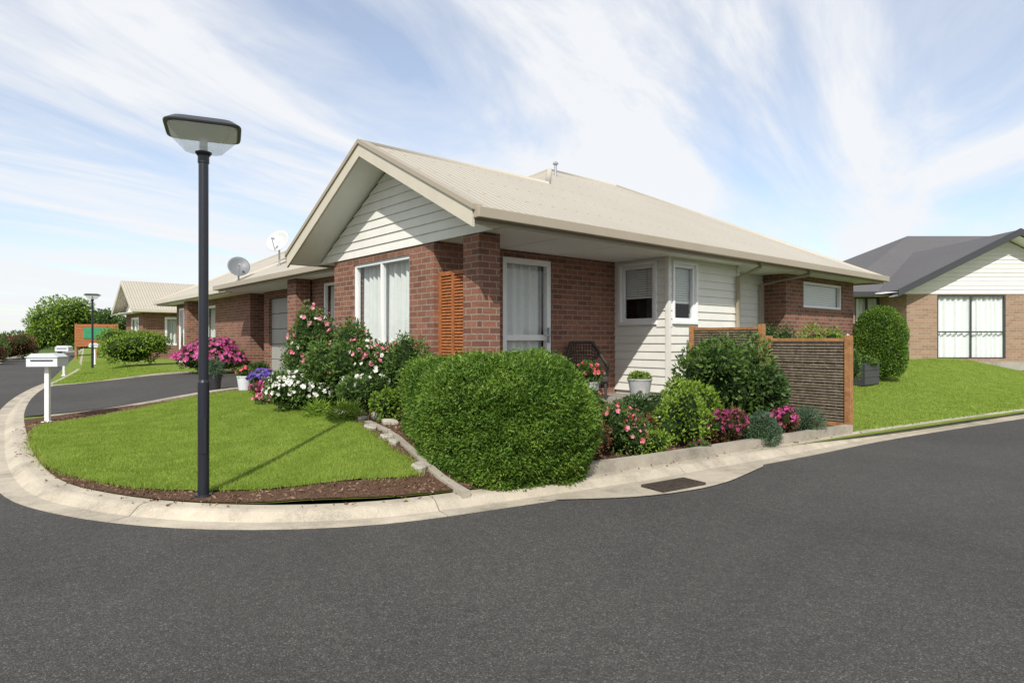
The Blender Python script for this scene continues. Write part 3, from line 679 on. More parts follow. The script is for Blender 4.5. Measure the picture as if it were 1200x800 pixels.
# ---------------------------------------------------------------- neighbouring houses (same street)
def hip(mb,u0,u1,v0,v1):
    h=(u1-u0)/2; um=(u0+u1)/2; z=zt(h)
    mb.poly([(u0,v0,E),(um,v0+h,z),(um,v1-h,z),(u0,v1,E)],1); mb.poly([(u1,v0,E),(um,v0+h,z),(um,v1-h,z),(u1,v1,E)],1)
    mb.poly([(u0,v0,E),(um,v0+h,z),(u1,v0,E)],0); mb.poly([(u0,v1,E),(um,v1-h,z),(u1,v1,E)],0); return [((um,v0+h,z),(um,v1-h,z)),((u0,v0,E),(um,v0+h,z)),((u0,v1,E),(um,v1-h,z)),((u1,v0,E),(um,v0+h,z))]
B=thing('house',(CX,CY,0),ROT,'brick neighbouring unit with cream hip roof beside the driveway','house')
b=MB(); wallrun(b,'u',2.1,.2,13.9,22.6,.1,SO,[(20.6,22.3,.4,2.55),(17.4,18.6,.35,2.5)]); b.box(2.3,9.5,13.9,14.1,.1,SO); b.box(2.3,9.5,22.4,22.6,.1,SO); b.box(9.5,9.7,13.9,22.6,.1,SO)
b.obj('wall',mBrick,B)
window(B,'u',2.1,20.6,22.3,.4,2.55,(.5,),'curtain',cm=mCurtB,o0=-.07,o1=-.01,fw=.09); window(B,'u',2.1,17.4,18.6,.35,2.5,(),'curtain',name='door',fw=.09)
b=MB(); cp=hip(b,1.5,10.3,13.75,23.2); r2=b.obj('roof',[mRoofX,mRoofY],B)
b=MB(); [cap(b,p,q) for p,q in cp]; b.obj('ridge_cap',mRidge,r2,smooth=True)
b=MB(); b.box(1.37,1.498,13.75,23.33,E-.13,E); b.box(1.5,10.3,23.2,23.33,E-.13,E); b.box(1.5,1.52,13.75,23.2,SO-.04,E-.02); b.box(1.52,10.3,23.17,23.19,SO-.04,E-.02); b.obj('gutter',mFasciaL,r2)
b=MB(); b.box(1.522,10.2,13.8,23.16,SO,SO+.02); b.obj('soffit',mSoffit,r2)
c=MB(); c.box(1.65,2.05,19.2,19.6,.1,SO); c.obj('column',mBrick,B)
Cc=thing('house',(CX,CY,0),ROT,'distant brick house with cream gable roof along the street','house')
b=MB(); wallrun(b,'u',2.6,.2,31.5,36.0,.1,SO,[(32.6,34.6,1,2.5)]); wallrun(b,'v',31.5,.2,2.8,6.2,.1,SO,[(3.6,4.6,1,2.5)]); b.box(2.8,9,35.8,36,.1,SO)
wallrun(b,'u',6.2,.2,25.6,31.5,.1,SO,[(27,30,.4,2.5)]); b.box(6.4,12,25.6,25.8,.1,SO); b.obj('wall',mBrick,Cc)
KC=.58
b=MB()
def limC(z):
    d=max(0,(z-(E-.17))/KC); return (31.0+d,36.4-d) if d<2.68 else (33.69,33.71)
cladding(b,'u',2.6,0,0,SO,E+KC*2.75-.17,(),limC); b.obj('wall',mClad,Cc,label='cream weatherboard gable')
window(Cc,'u',2.6,32.6,34.6,1,2.5,(.5,),fw=.1,o0=-.07,o1=-.01); window(Cc,'v',31.5,3.6,4.6,1,2.5,(),fw=.12,o0=-.07,o1=-.01); window(Cc,'u',6.2,27,30,.4,2.5,(.5,))
b=MB(); za=E+KC*2.78; b.poly([(2.0,30.92,E),(13,30.92,E),(13,33.7,za),(2,33.7,za)],0); b.poly([(2,36.48,E),(13,36.48,E),(13,33.7,za),(2,33.7,za)],0)
b.poly([(5.6,24.8,E),(5.6,30.9,E),(8.38,30.9,za-.1),(8.38,27.6,za-.1)],1); b.poly([(5.6,24.8,E),(8.38,27.6,za-.1),(14,24.8,E)],0); b.poly([(8.38,27.6,za-.1),(8.38,31,za-.1),(13.8,31,za-.1),(13.8,24.8,E)],0)
r3=b.obj('roof',[mRoofX,mRoofY],Cc)
b=MB()
for f in ((lambda v:v),(lambda v:67.4-v)):
    a=[(x,f(v),z) for x in (1.96,2.0) for v,z in ((30.9,E-.2),(33.7,za-.2),(33.7,za+.03),(30.9,E+.03))]; n0=len(b.v); b.v+=a
    for q in ((0,1,2,3),(4,7,6,5),(0,4,5,1),(3,2,6,7),(0,3,7,4)): b.f.append(tuple(n0+i for i in q)); b.m.append(0)
b.obj('barge_board',mFasciaL,r3)
b=MB(); b.box(2,6,30.8,30.92,E-.13,E); b.box(5.5,5.6,24.8,30.8,E-.13,E); b.obj('gutter',mFasciaL,r3)
b=MB(); b.box(2.02,6,30.95,36.4,SO,SO+.02); b.box(6.0,12,24.9,30.95,SO,SO+.02); b.obj('soffit',mSoffit,r3)
# ---------------------------------------------------------------- tan brick house, grey roof
g0=.60
D=thing('house',(0,0,0),0,'tan brick house with charcoal metal roof and cream gable','house')
b=MB(); wallrun(b,'v',21,.2,12.95,19.6,g0-.3,g0+2.2,[(13.95,16.2,g0+.08,g0+2.17)])
b.box(12.95,13.15,21.2,30,g0-.3,g0+2.3); b.obj('wall',mBrickTan,D)
b=MB(); wallrun(b,'v',22.4,.2,11.6,12.94,g0-.3,g0+2.3,[(12.0,12.88,g0+.9,g0+2.2)]); b.box(11.6,11.8,22.6,30,g0-.3,g0+2.3); b.obj('wall',mBrickTan,D)
b=MB(); eD=g0+2.28
def limD(z):
    q=max(0,(z-eD+.06)/.5); return (12.7+q,19.7-q) if q<3.45 else (16.19,16.21)
cladding(b,'v',21,0,0,g0+2.2,eD+1.68,(),limD); b.obj('wall',mClad,D,label='cream weatherboard gable')
window(D,'v',21,13.95,16.2,g0+.08,g0+2.17,(.5,),'curtain',fm=mDarkFrame,hz=(.42,),o0=-.05,o1=-.01,cm=mCurtB,fw=.045); window(D,'v',22.4,12.0,12.88,g0+.9,g0+2.2,(.5,),'curtain',fm=mDarkFrame,cm=mCurtB)
b=MB(); b.poly([(12.35,20.4,eD),(16.2,20.4,eD+1.93),(16.2,30,eD+1.93),(12.35,30,eD)],0); b.poly([(20.05,20.4,eD),(16.2,20.4,eD+1.93),(16.2,30,eD+1.93),(20.05,30,eD)],0)
b.poly([(11.1,21.8,eD+.05),(22,21.8,eD+.05),(22,28,eD+2.95),(17.3,28,eD+2.95)],1); b.poly([(11.1,21.8,eD+.05),(17.3,28,eD+2.95),(11.1,34.2,eD+.05)],0)
r4=b.obj('roof',[mRoofGX,mRoofGY],D)
b=MB()
for f in ((lambda x:x),(lambda x:32.4-x)):
    a=[(f(x),y,z) for y in (20.36,20.4) for x,z in ((12.3,eD-.2),(16.2,eD+1.75),(16.2,eD+1.97),(12.3,eD+.03))]; n0=len(b.v); b.v+=a
    for q in ((0,1,2,3),(4,7,6,5),(0,4,5,1),(3,2,6,7),(0,3,7,4)): b.f.append(tuple(n0+i for i in q)); b.m.append(0)
b.box(11.0,12.3,21.68,21.8,eD-.1,eD+.05); b.obj('barge_board',mDarkFrame,r4)
b=MB(); b.poly([(12.36,20.42,eD-.18),(12.36,21,eD-.18),(16.2,21,eD+1.73),(16.2,20.42,eD+1.73)]); b.poly([(20,20.42,eD-.18),(20,21,eD-.18),(16.2,21,eD+1.73),(16.2,20.42,eD+1.73)]); b.box(11.1,12.9,21.82,22.4,eD-.08,eD-.06); b.obj('soffit',mSoffit,r4)
pd=MB(); pd.box(12.9,20,20.78,20.99,.3,g0-.03); tag(pd.obj('path',mPave),kind='structure')
# ---------------------------------------------------------------- street lamp
def lamp(x,y,label):
    z0=float(H(x,y)); t=thing('street_lamp',(x,y,z0),math.radians(24),label,'street lamp','street lamps along the kerb')
    m=MB(); m.tube([(0,0,-.05),(0,0,.9)],[.042,.042],20); m.tube([(0,0,.9),(0,0,.92),(0,0,2.66)],[.042,.036,.036],20); m.lathe([(.0,2.61),(.042,2.61),(.042,2.665),(.0,2.665)],20); m.box(-.02,.02,-.05,-.041,.35,.62)
    m.tube([(0,0,.03),(0,0,.0)],[.062,.067],20)
    m.obj('post',mBlack,t)
    h=MB(); h.lathe([(.0,2.665),(.045,2.665),(.06,2.685),(.06,2.695),(.0,2.695)],32); h.obj('collar',mBlack,t)
    h=MB(); h.lathe([(.055,2.695),(.10,2.70),(.135,2.715),(.238,2.835),(.245,2.85)],64,sq=7); h.obj('diffuser',mLampGlass,t)
    h=MB(); h.tube([(0,0,2.695),(0,0,2.80)],[.03,.028],12); h.obj('bulb',mWhite,t)
    h=MB(); h.lathe([(.0,2.846),(.240,2.846),(.240,2.850),(.0,2.850)],64,sq=7); h.obj('reflector',mWhite,t)  # white plate added under the cover only to brighten the diffuser
    h=MB(); h.lathe([(.0,2.852),(.258,2.852),(.268,2.853),(.271,2.862),(.264,2.869),(.215,2.905),(.205,2.908),(.0,2.912)],64,sq=7); h.obj('lamp_cover',mLid,t)
    return t
lm=lamp(-2.41,5.0,'black post lamp with square cover standing in kerbside bark mulch')
copy_thing(lm,(-17.7,27,float(H(-17.7,27))),label='black post lamp standing on the grass verge along the street',scale=1.08)
# ---------------------------------------------------------------- letterboxes
lb=thing('letterbox',(-6.93,9.55,.065),math.radians(8),'white metal letterbox on a white post by the kerb','letterbox','letterboxes along the street')
m=MB(); m.box(-.03,.03,-.03,.03,-.03,.84); m.box(-.06,.06,-.06,.06,-.02,.02); m.obj('post',mWhite,lb,bevel=.004)
m=MB(); yy=(-.15,.15)
pr=[(-.21,.84),(.21,.84),(.21,.98),(.14,1.03),(-.14,1.03),(-.21,.98)]
m.poly([(a,yy[0],z) for a,z in pr]); m.poly([(a,yy[1],z) for a,z in pr][::-1])
for i in range(6):
    a,b_=pr[i],pr[(i+1)%6]; m.poly([(a[0],yy[0],a[1]),(b_[0],yy[0],b_[1]),(b_[0],yy[1],b_[1]),(a[0],yy[1],a[1])])
bx=m.obj('box',mBox,lb,bevel=.006)
m=MB(); m.box(-.225,.225,-.165,.165,.975,.984); m.box(-.15,.15,-.158,-.152,.92,.94,1); m.obj('lid',[mBox,mDarkFrame],bx)
copy_thing(lb,(-15.4,22.0,float(H(-15.4,22)))); copy_thing(lb,(-20.2,31.0,float(H(-20.2,31.0))))
# ---------------------------------------------------------------- satellite dishes
def dish(u,v,z,zb,r,az,mat,label):
    x,y=loc2w(u,v); t=thing('satellite_dish',(x,y,zb),0,label,'satellite dish')
    m=MB(); m.tube([(0,0,0),(0,0,z-zb)],[.025,.025],10); m.obj('mast',mGalv,t)
    m=MB(); n=28; rings=[]
    q=Matrix.Rotation(az,4,'Z')@Matrix.Rotation(math.radians(62),4,'X')
    for i in range(7):
        rr=r*i/6; b0=len(m.v)
        for k in range(n): 
            p=q@Vector((rr*math.cos(2*math.pi*k/n),rr*1.08*math.sin(2*math.pi*k/n),.32*rr*rr/r)); m.v.append((p.x,p.y,p.z+z-zb))
        rings.append(b0)
    for a,b_ in zip(rings,rings[1:]):
        for k in range(n): m.f.append((a+k,a+(k+1)%n,b_+(k+1)%n,b_+k)); m.m.append(0)
    d=m.obj('reflector',mat,t,smooth=True); s_=d.modifiers.new('s','SOLIDIFY'); s_.thickness=.01
    m=MB(); p0=q@Vector((0,-r,.2*r)); p1=q@Vector((0,-r*.35,r*1.15)); off=Vector((0,0,z-zb)); m.tube([p0+off,p1+off],[.012,.012],8); m.tube([p1+off,p1+off+(q@Vector((0,.05,-.1)))],[.035,.03],10); m.obj('feed_arm',mGalv,t)
dish(2.0,11.3,3.92,zt(.9)-.02,.32,math.radians(-10),mDish,'light grey satellite dish on the garage roof')
dish(1.25,12.3,3.27,zt(.15)-.02,.29,math.radians(28),mDishG,'dark grey satellite dish at the gutter edge')
# ---------------------------------------------------------------- lattice fences
def fence(x0,y0,x1,y1,ztop,label,backing=True,pw=.085):
    L_=math.hypot(x1-x0,y1-y0); a=math.atan2(y1-y0,x1-x0); z0=float(H(x0,y0))
    t=thing('lattice_fence',(x0,y0,z0-.02),a,label,'fence','lattice fence panels by the flower bed'); h=ztop-z0
    for xx in (0,L_): 
        m=MB(); m.box(xx-pw/2,xx+pw/2,-pw/2,pw/2,0,h+.04); m.obj('post',mWoodP,t,bevel=.005)
    for (z_a,z_b) in ((h-.045,h),(.06,.11)):
        m=MB(); m.box(pw/2,L_-pw/2,-.03,.03,z_a,z_b); m.obj('rail',mWoodP,t,bevel=.004)
    m=MB(); z=.13; i=0; rr=random.Random(3)
    while z<h-.06:
        j=rr.uniform(-.004,.004)
        m.box(pw/2,L_-pw/2,.006,.018,z+j,z+.025+j); m.box(pw/2,L_-pw/2,-.018+rr.uniform(-.003,.003),-.003,z+j,z+.025+j); z+=.040
    xq=pw/2+.12
    while xq<L_-pw/2-.05: m.box(xq,xq+.018,-.0025,.0055,.12,h-.05); xq+=.16
    if backing: m.box(pw/2,L_-pw/2,-.0012,.0005,.115,h-.045,1)
    m.obj('lattice',[mMesh,mMeshD],t)
fence(4.62,8.78,3.9,9.72,1.34,'weathered slatted panel with timber posts beside the lawn')
fence(3.84,9.84,3.06,10.86,1.52,'taller slatted panel with timber rail behind the bed')
# ---------------------------------------------------------------- garden chair and pots
def chair(u,v,rot,z0=.335):
    x,y=loc2w(u,v); t=thing('garden_chair',(x,y,z0),ROT+rot,'dark wicker tub armchair on the patio','chair')
    for a,b_ in ((-.23,-.22),(.23,-.22),(-.22,.20),(.22,.20)):
        m=MB(); m.tube([(a,b_,0),(a*.95,b_*.95,.3)],[.02,.027],8); m.obj('leg',mWicker,t)
    m=MB(); m.box(-.26,.26,-.27,.24,.28,.38); m.obj('seat',mWicker,t,bevel=.03)
    m=MB(); m.box(-.22,.22,-.26,.18,.385,.46); m.obj('cushion',mCush,t,bevel=.03)
    # open woven shell: horizontal and slanted canes
    m=MB(); n=34
    def P_(i,f):
        q=math.radians(-38+256*i/n); sq_=max(0,math.sin(q)); hgt=.56+.36*min(1,sq_*1.15)**2; zz=.18+(hgt-.18)*f
        return ((.31+.07*(zz-.15))*math.cos(q),(.29+.18*(zz-.15))*math.sin(q),zz)
    for f in [k/13 for k in range(13)]: m.tube([P_(i,f) for i in range(n+1)],[.010]*(n+1),5)
    for i in range(0,n+1): m.tube([P_(i,0),P_(i,.5),P_(i,1)],[.007]*3,5)
    m.tube([P_(i,1) for i in range(n+1)],[.026]*(n+1),8)
    m.obj('backrest',mWicker,t,smooth=True)
chair(3.2,1.12,math.radians(-30))
def pot(x,y,z0,r,h,mat,label,plant,n,flow=None,ph=.3,pr=.2,L=.05,W=.02):
    t=thing('plant_pot',(x,y,z0),0,label,'plant pot')
    m=MB(); m.lathe([(0,0),(r*.74,0),(r*.99,h*.9),(r*1.05,h*.92),(r*1.05,h),(r*.93,h),(r*.9,h*.9)],28); m.obj('pot',mat,t,smooth=False,bevel=.003)
    m=MB(); m.lathe([(0,h*.9),(r*.9,h*.9)],20); m.obj('soil',mSoil,t)
    s=shrub('potted_plant',x,y,[(0,0,ph*.45,pr,pr,ph*.6)],n,L,W,plant,'leafy flowering plant growing in a pot','plant',flow,core=.6,z=z0+h*.85)
x,y=loc2w(2.35,.35); pot(x,y,.335,.17,.36,mPotL,'grey bucket shaped pot on the patio',L_mid,900,[(F_red,40,.03,0)],.32,.2)
x,y=loc2w(3.75,.5); pot(x,y,.335,.19,.34,mPotL,'grey round pot on the patio',L_lime,500,None,.14,.17)
x,y=loc2w(1.7,.4); pot(x,y,.335,.14,.3,mPotL,'small grey pot on the patio',L_mid,900,[(F_white,40,.03,0)],.45,.22)
pot(-5.15,12.35,float(H(-5.15,12.35)),.15,.3,mBox,'white pot beside the driveway',L_mid,500,[(F_red,30,.03,0)],.2,.15)
pot(-4.72,12.15,float(H(-4.72,12.15)),.16,.14,mPotD,'shallow dark bowl of violet flowers',L_mid,500,[(F_pur,330,.03,0)],.3,.26)
pot(-5.85,12.6,float(H(-5.85,12.6)),.13,.34,mPotD,'tall dark pot with grassy plant beside the driveway',L_grey,500,None,.3,.15,.12,.01)
# ---------------------------------------------------------------- planting
hedge_block('clipped_hedge',-.30,6.36,.03,(1.24,.62),(1.10,1.08),170000,.038,.0125,L_hedge,'long rounded clipped green hedge spilling over the kerb')
S=shrub
S('rose_bush',-3.02,9.1,lumpy(.62,.44,6,1),3600,.05,.025,L_mid,'low bush covered in white flowers at the lawn edge','bush',[(F_white,850,.030,.0)])
S('rose_bush',-3.1,10.1,lumpy(1.5,.54,8,2),7000,.055,.028,L_mid,'tall rose bush with pink blooms on top','bush',[(F_pink,300,.034,.3),(F_white,60,.03,.2)],depth=.4,rough=.13)
S('rose_bush',-2.6,9.75,lumpy(1.25,.5,7,51),6000,.055,.028,L_mid,'leafy rose bush with scattered pink blooms','bush',[(F_pink,120,.032,.3)],depth=.4,rough=.13)
S('garden_shrub',-2.35,9.25,lumpy(1.02,.56,8,3),7000,.065,.028,L_mid,'leafy green shrub in the bed','shrub',[(F_red,40,.03,.2)],depth=.4,rough=.12)
S('garden_shrub',-2.75,9.35,lumpy(.9,.42,6,23),4200,.06,.028,L_mid,'bright leafy shrub in the front bed','shrub',[(F_pink,60,.03,.1)])
S('rose_bush',-1.75,9.0,lumpy(1.02,.50,7,4),6000,.052,.026,L_mid,'rose bush with white and pink blooms beneath the window','bush',[(F_white,220,.03,.1),(F_pink,180,.03,.1)],depth=.4,rough=.13)
S('garden_shrub',-1.95,8.5,lumpy(.55,.32,5,24),2600,.05,.022,L_mid,'small green shrub in the front bed','shrub',[(F_white,50,.03,.1)])
S('garden_shrub',-1.25,8.35,lumpy(1.08,.38,6,25),4200,.05,.02,L_mid,'green shrub growing beside the timber screen','shrub',[(F_red,40,.028,.1)])
S('garden_shrub',-1.5,7.75,lumpy(.42,.22,5,41),1500,.045,.02,L_lime,'low bright green plant beside the edging','shrub')
S('flowering_plant',-3.75,9.95,lumpy(.28,.25,4,5),900,.04,.02,L_mid,'low pink flowering plant at the bed edge','plant',[(F_pink,130,.03,0)])
S('flowering_plant',-4.1,10.9,lumpy(.35,.35,4,6),1200,.04,.02,L_red,'low bronze and pink flowering plant','plant',[(F_mag,120,.03,0)])
S('grass_tuft',-2.1,8.05,[(0,0,.06,.16,.16,.13)],500,.14,.012,L_lime,'tuft of pale strappy leaves beside the stones','plant',core=.4)
S('grass_tuft',-2.55,8.45,[(0,0,.06,.14,.14,.12)],400,.12,.012,L_lime,'tuft of pale strappy leaves beside the stones','plant',core=.4)
S('hydrangea_bush',-8.85,18.9,lumpy(1.12,1.0,7,7),4500,.08,.04,L_mid,'broad bush covered in magenta blooms by the driveway','bush',[(F_mag,1800,.06,-.1)])
S('garden_shrub',-15.2,25.6,lumpy(1.55,1.35,7,8),6500,.10,.05,L_lime,'spreading green shrub on the verge lawn','shrub')
S('garden_shrub',-6.2,15.6,lumpy(.5,.3,4,9),900,.06,.03,L_dark,'small shrub at the foot of a brick column','shrub')
S('flowering_plant',1.12,6.75,lumpy(.58,.34,6,10),3000,.04,.018,L_mid,'green shrub dotted with coral pink flowers','plant',[(F_red,140,.026,0),(F_pink,120,.026,.1)],rough=.12)
S('flowering_plant',.78,6.45,lumpy(.48,.2,4,11),1500,.04,.014,L_red,'dark bronze leaved plant at the bed edge','plant',[(F_red,25,.02,.1)])
S('azalea_bush',1.93,7.3,lumpy(.68,.36,7,12),4200,.045,.02,L_lime,'rounded lime green bush in the bed','bush',[(F_white,25,.02,.1)],rough=.11)
S('azalea_bush',1.45,6.72,lumpy(.3,.2,5,13),1300,.035,.016,L_lime,'small lime green bush in the bed','bush')
S('flowering_plant',2.42,7.35,lumpy(.46,.26,5,14),1700,.04,.018,L_red,'plum coloured flowering plant in the bed','plant',[(F_dpur,380,.024,-.2)])
S('rhododendron_bush',2.95,8.95,lumpy(1.2,.66,9,15),6500,.085,.034,L_mid,'tall dark green rhododendron bush in front of the lattice','bush',depth=.6,rough=.18,core=.55)
S('rhododendron_bush',3.45,8.75,lumpy(.85,.36,5,26),2600,.08,.03,L_dark,'dark green rhododendron bush beside the lattice','bush',depth=.5,rough=.14)
S('dwarf_conifer',2.88,7.5,[(0,0,.14,.27,.22,.2),(.05,.02,.22,.16,.16,.18)],5200,.035,.008,L_grey,'low feathery blue green conifer at the bed edge','conifer',depth=.25)
S('flowering_plant',3.35,8.0,lumpy(.42,.22,4,16),1200,.04,.018,L_red,'small bush of magenta flowers','plant',[(F_mag,210,.026,-.1)])
S('lavender_plant',3.8,8.3,[(0,0,.14,.2,.2,.2)],1500,.10,.008,L_grey,'silvery lavender clump by the edging','plant',core=.5)
S('garden_shrub',1.6,7.9,lumpy(.55,.4,5,17),2600,.05,.024,L_dark,'dark green low shrub in front of the patio','shrub',[(F_pink,30,.03,.1)])
S('garden_shrub',.85,7.5,lumpy(.62,.3,5,18),2200,.05,.024,L_mid,'green shrub with red blooms beside the hedge','shrub',[(F_red,60,.028,.1)])
S('garden_shrub',2.3,8.2,lumpy(.7,.35,5,27),2600,.06,.026,L_lime,'bright green shrub in the middle of the bed','shrub')
S('flowering_plant',2.05,6.95,lumpy(.16,.16,4,42),600,.03,.014,L_mid,'low mat of plum flowers along the edging','plant',[(F_dpur,80,.02,-.1)])
S('flowering_plant',2.75,7.85,lumpy(.34,.22,4,43),1000,.035,.016,L_red,'small bronze leaved plant in the bed','plant',[(F_mag,60,.02,-.1)])
S('flowering_plant',1.55,7.3,lumpy(.4,.2,4,44),1000,.035,.016,L_red,'small burgundy leaved plant in the bed','plant')
S('garden_shrub',6.1,12.9,lumpy(1.5,.62,6,19),5000,.05,.03,L_lime,'bright green shrub below the high window','shrub')
S('garden_shrub',5.05,12.3,lumpy(1.38,.4,5,20),3000,.05,.03,L_dark,'dark green shrub against the wall','shrub')
S('garden_shrub',6.95,13.5,lumpy(1.3,.4,5,28),2600,.05,.03,L_mid,'shrub with pale flowers beside the brick wall','shrub',[(F_white,50,.03,.1)])
S('clipped_hedge',9.0,15.7,[(0,0,.60,.64,.60,.66),(.03,0,1.06,.58,.56,.72),(-.12,-.1,.85,.5,.5,.6)],26000,.048,.024,L_hedge,'tall clipped box shrub at the house corner','hedge',depth=.16,rough=.05,core=.82,p=2.1)
pl=MB(); pl.box(-.42,.42,-.25,-.21,0,.5); pl.box(-.42,.42,.21,.25,0,.5); pl.box(-.42,-.38,-.21,.21,0,.5); pl.box(.38,.42,-.21,.21,0,.5)
for i in range(3): pl.box(-.435,.435,-.262,-.25,.02+i*.16,.16+i*.16)
pb=pl.obj('planter_box',mDarkFrame,loc=(8.05,14.8,float(H(8.05,14.8))),rot=ROT,bevel=.004); tag(pb,'dark slatted raised planter box on the lawn','planter')
sl=MB(); sl.box(-.38,.38,-.21,.21,.3,.46); sl.obj('soil',mSoil,pb)
S('potted_plant',8.05,14.8,[(0,0,.08,.36,.36,.1)],900,.06,.03,L_mid,'low leafy plants in the planter','plant',z=float(H(8.05,14.8))+.44)
rocks=[(-1.62,7.32),(-1.85,7.95),(-2.3,8.5),(-2.0,8.55),(-1.7,8.1),(-1.45,7.6),(-.83,5.72),(-1.2,6.5),(-1.33,6.75)]
for i,(x,y) in enumerate(rocks):
    rr=random.Random(i); m=MB(); n_=9; a_,b_=rr.uniform(.09,.15),rr.uniform(.05,.075); hh=rr.uniform(.03,.05)
    if i in (2,3,4): a_*=1.5; b_*=1.6; hh*=2
    rad=[rr.uniform(.75,1.2) for _ in range(n_)]
    for zz,s_ in ((-.03,.9),(hh*.6,1.0),(hh,.8)):
        for k_ in range(n_):
            q=2*math.pi*k_/n_; m.v.append((a_*s_*rad[k_]*math.cos(q),b_*s_*rad[k_]*math.sin(q),zz+(rr.uniform(-.01,.01))))
    for l in range(2):
        for k_ in range(n_): m.f.append((l*n_+k_,l*n_+(k_+1)%n_,(l+1)*n_+(k_+1)%n_,(l+1)*n_+k_)); m.m.append(0)
    m.f.append(tuple(2*n_+k_ for k_ in range(n_))); m.m.append(0)
    o=m.obj('garden_stone',mRock,loc=(x,y,float(H(x,y))+.015),rot=math.radians(115)+rr.uniform(-.4,.4),bevel=.008); tag(o,'flat pale stone edging the lawn and bed','stone','edging stones along the bed')
# ---------------------------------------------------------------- far trees
def tree(x,y,h,r,label,mat=L_dark,n=7000,leaf=.22):
    z0=0; t=thing('tree',(x,y,z0),0,label,'tree'); m=MB(); m.tube([(0,0,-.1),(.05,.02,h*.2),(0,.05,h*.45)],[r*.08,r*.06,r*.04],10)
    for i in range(5):
        a=i*1.3; m.tube([(0.02,.02,h*.22),(r*.25*math.cos(a),r*.25*math.sin(a),h*.4),(r*.5*math.cos(a),r*.5*math.sin(a),h*.62)],[r*.045,r*.03,r*.015],7)
    m.obj('trunk',mBark,t)
    rr=random.Random(int(x*10)); lo=[(0,0,h*.58,r*.6,r*.6,h*.4)]
    for i in range(9):
        a=i*2.4; q=r*rr.uniform(.4,.62); s_=rr.uniform(.32,.45); lo.append((q*math.cos(a),q*math.sin(a),h*rr.uniform(.32,.75),r*s_,r*s_,h*.24))
    P,Nn=sample_lobes(lo,n,.4,.12); lq=leaf_quads(P,Nn,leaf,leaf*.5); cs=[core_quads(l,.65) for l in lo]
    quads_obj('crown',np.concatenate([lq]+cs),np.concatenate([np.zeros(len(lq),int)]+[np.ones(len(c),int) for c in cs]),[mat,mCore],(0,0,0),t)
tree(-34.6,49,4.7,2.7,'rounded green tree beyond the road',L_lime,n=10000,leaf=.2)
tree(-31.2,50,3.7,1.9,'smaller green tree beyond the road',L_mid,n=5000,leaf=.2)
S('garden_shrub',-27.6,33,lumpy(1.5,1.2,6,31),3800,.12,.06,L_red,'reddish green shrub across the road','shrub',z=-.05)
S('garden_shrub',-30.3,36.5,lumpy(1.8,1.4,6,33),3800,.12,.06,L_mid,'leafy green shrub across the road','shrub',z=-.05)
S('garden_shrub',-33.4,42.5,lumpy(1.7,1.5,6,34),3800,.12,.06,L_red,'reddish shrub across the road','shrub',z=-.05)
S('garden_shrub',-37.5,49,lumpy(1.7,1.6,6,35),3600,.14,.06,L_mid,'leafy green shrub across the road','shrub',z=-.05)
S('far_hedge',-60,90,[(i*5-14,0,1.0,3.4,1.4,1.3+.3*math.sin(i*2.3)) for i in range(14)],16000,.35,.18,L_mid,'long distant green hedge closing the street','hedge',z=-.05)
t=thing('timber_sign',(-26.6,41,float(H(-26.6,41))),math.radians(5),'orange timber board fence carrying a green painted panel','sign')
for xx in (-1.25,0,1.25):
    m=MB(); m.box(xx-.06,xx+.06,-.06,.06,-.1,2.2); m.obj('post',mWoodP,t)
m=MB()
for i in range(8): m.box(-1.25,1.25,-.09,-.062,.75+i*.18,.75+i*.18+.165)
m.obj('board',mWood,t); m=MB(); m.box(-.75,.95,-.13,-.095,1.25,1.95); m.obj('panel',mSign,t)
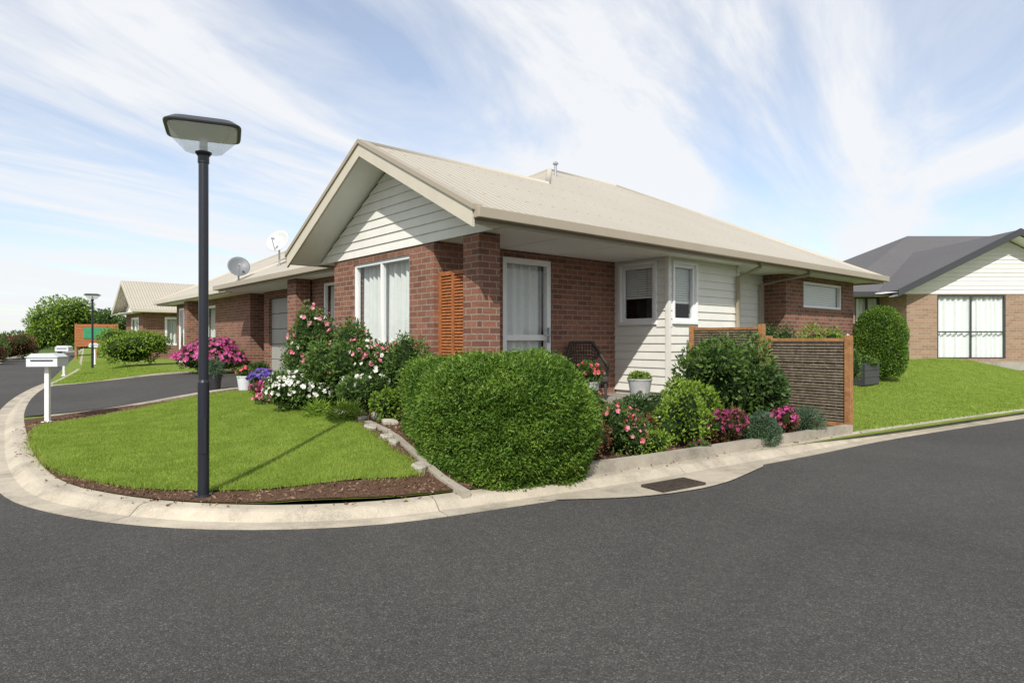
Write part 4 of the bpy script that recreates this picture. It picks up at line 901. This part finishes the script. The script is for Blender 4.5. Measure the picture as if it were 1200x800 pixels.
# ---------------------------------------------------------------- sky, sun, camera
wd=bpy.data.worlds.new('World'); scn.world=wd; wd.use_nodes=True; t=wd.node_tree; t.nodes.clear(); L=t.links
out=N(t,'ShaderNodeOutputWorld'); bg=N(t,'ShaderNodeBackground',i_Strength=.15)
sky=t.nodes.new('ShaderNodeTexSky'); sky.sky_type='NISHITA'; sky.sun_disc=False; sky.sun_elevation=math.radians(41); sky.sun_rotation=math.radians(187); sky.dust_density=.8; sky.ozone_density=1.3
tc=N(t,'ShaderNodeTexCoord'); s=N(t,'ShaderNodeSeparateXYZ'); L.new(tc.outputs['Generated'],s.inputs[0])
zz=math_(t,'ADD',math_(t,'MAXIMUM',s.outputs[2],0),.14)
cb=N(t,'ShaderNodeCombineXYZ'); L.new(math_(t,'DIVIDE',s.outputs[0],zz),cb.inputs[0]); L.new(math_(t,'DIVIDE',s.outputs[1],zz),cb.inputs[1])
mr=N(t,'ShaderNodeMapping'); mr.inputs['Rotation'].default_value=(0,0,math.radians(34)); L.new(cb.outputs[0],mr.inputs[0])
mp=N(t,'ShaderNodeMapping'); mp.inputs['Scale'].default_value=(1.45,.40,1); mp.inputs['Location'].default_value=(4.1,.9,0); L.new(mr.outputs[0],mp.inputs[0])
n1=N(t,'ShaderNodeTexNoise',i_Scale=1.25,i_Detail=12.0,i_Roughness=.6,i_Distortion=.55); L.new(mp.outputs[0],n1.inputs['Vector'])
n2=N(t,'ShaderNodeTexNoise',i_Scale=.5,i_Detail=4.0,i_Roughness=.5); L.new(cb.outputs[0],n2.inputs['Vector'])
f=math_(t,'ADD',math_(t,'MULTIPLY',n1.outputs['Fac'],.72),math_(t,'MULTIPLY',n2.outputs['Fac'],.33))
hz=math_(t,'MULTIPLY',math_(t,'POWER',math_(t,'SUBTRACT',1.0,math_(t,'MAXIMUM',s.outputs[2],0)),6.0),.10)
f=math_(t,'ADD',f,hz)
fac=ramp(t,f,[(.42,(.28,)*3+(1,)),(.50,(.54,)*3+(1,)),(.585,(.97,)*3+(1,))])
skb=mixc(t,1.0,sky.outputs[0],(1.18,1.18,1.2,1),'MULTIPLY')
L.new(mixc(t,fac,skb,(6.1,6.2,6.4,1)),bg.inputs[0]); L.new(bg.outputs[0],out.inputs[0])
sd=bpy.data.lights.new('sun','SUN'); sd.energy=4.6; sd.angle=math.radians(.5); sd.color=(1,.965,.90)
so_=bpy.data.objects.new('sun',sd); col.objects.link(so_); so_.rotation_euler=Vector((.13,1,-.87)).to_track_quat('-Z','Y').to_euler()
cd=bpy.data.cameras.new('camera'); cd.lens=22.5; cd.sensor_width=36; cd.shift_y=-.0017; cd.clip_end=3000; cd.clip_start=.05
cam=bpy.data.objects.new('camera',cd); col.objects.link(cam); cam.location=(0,0,1.3); cam.rotation_euler=(math.pi/2,0,0); scn.camera=cam
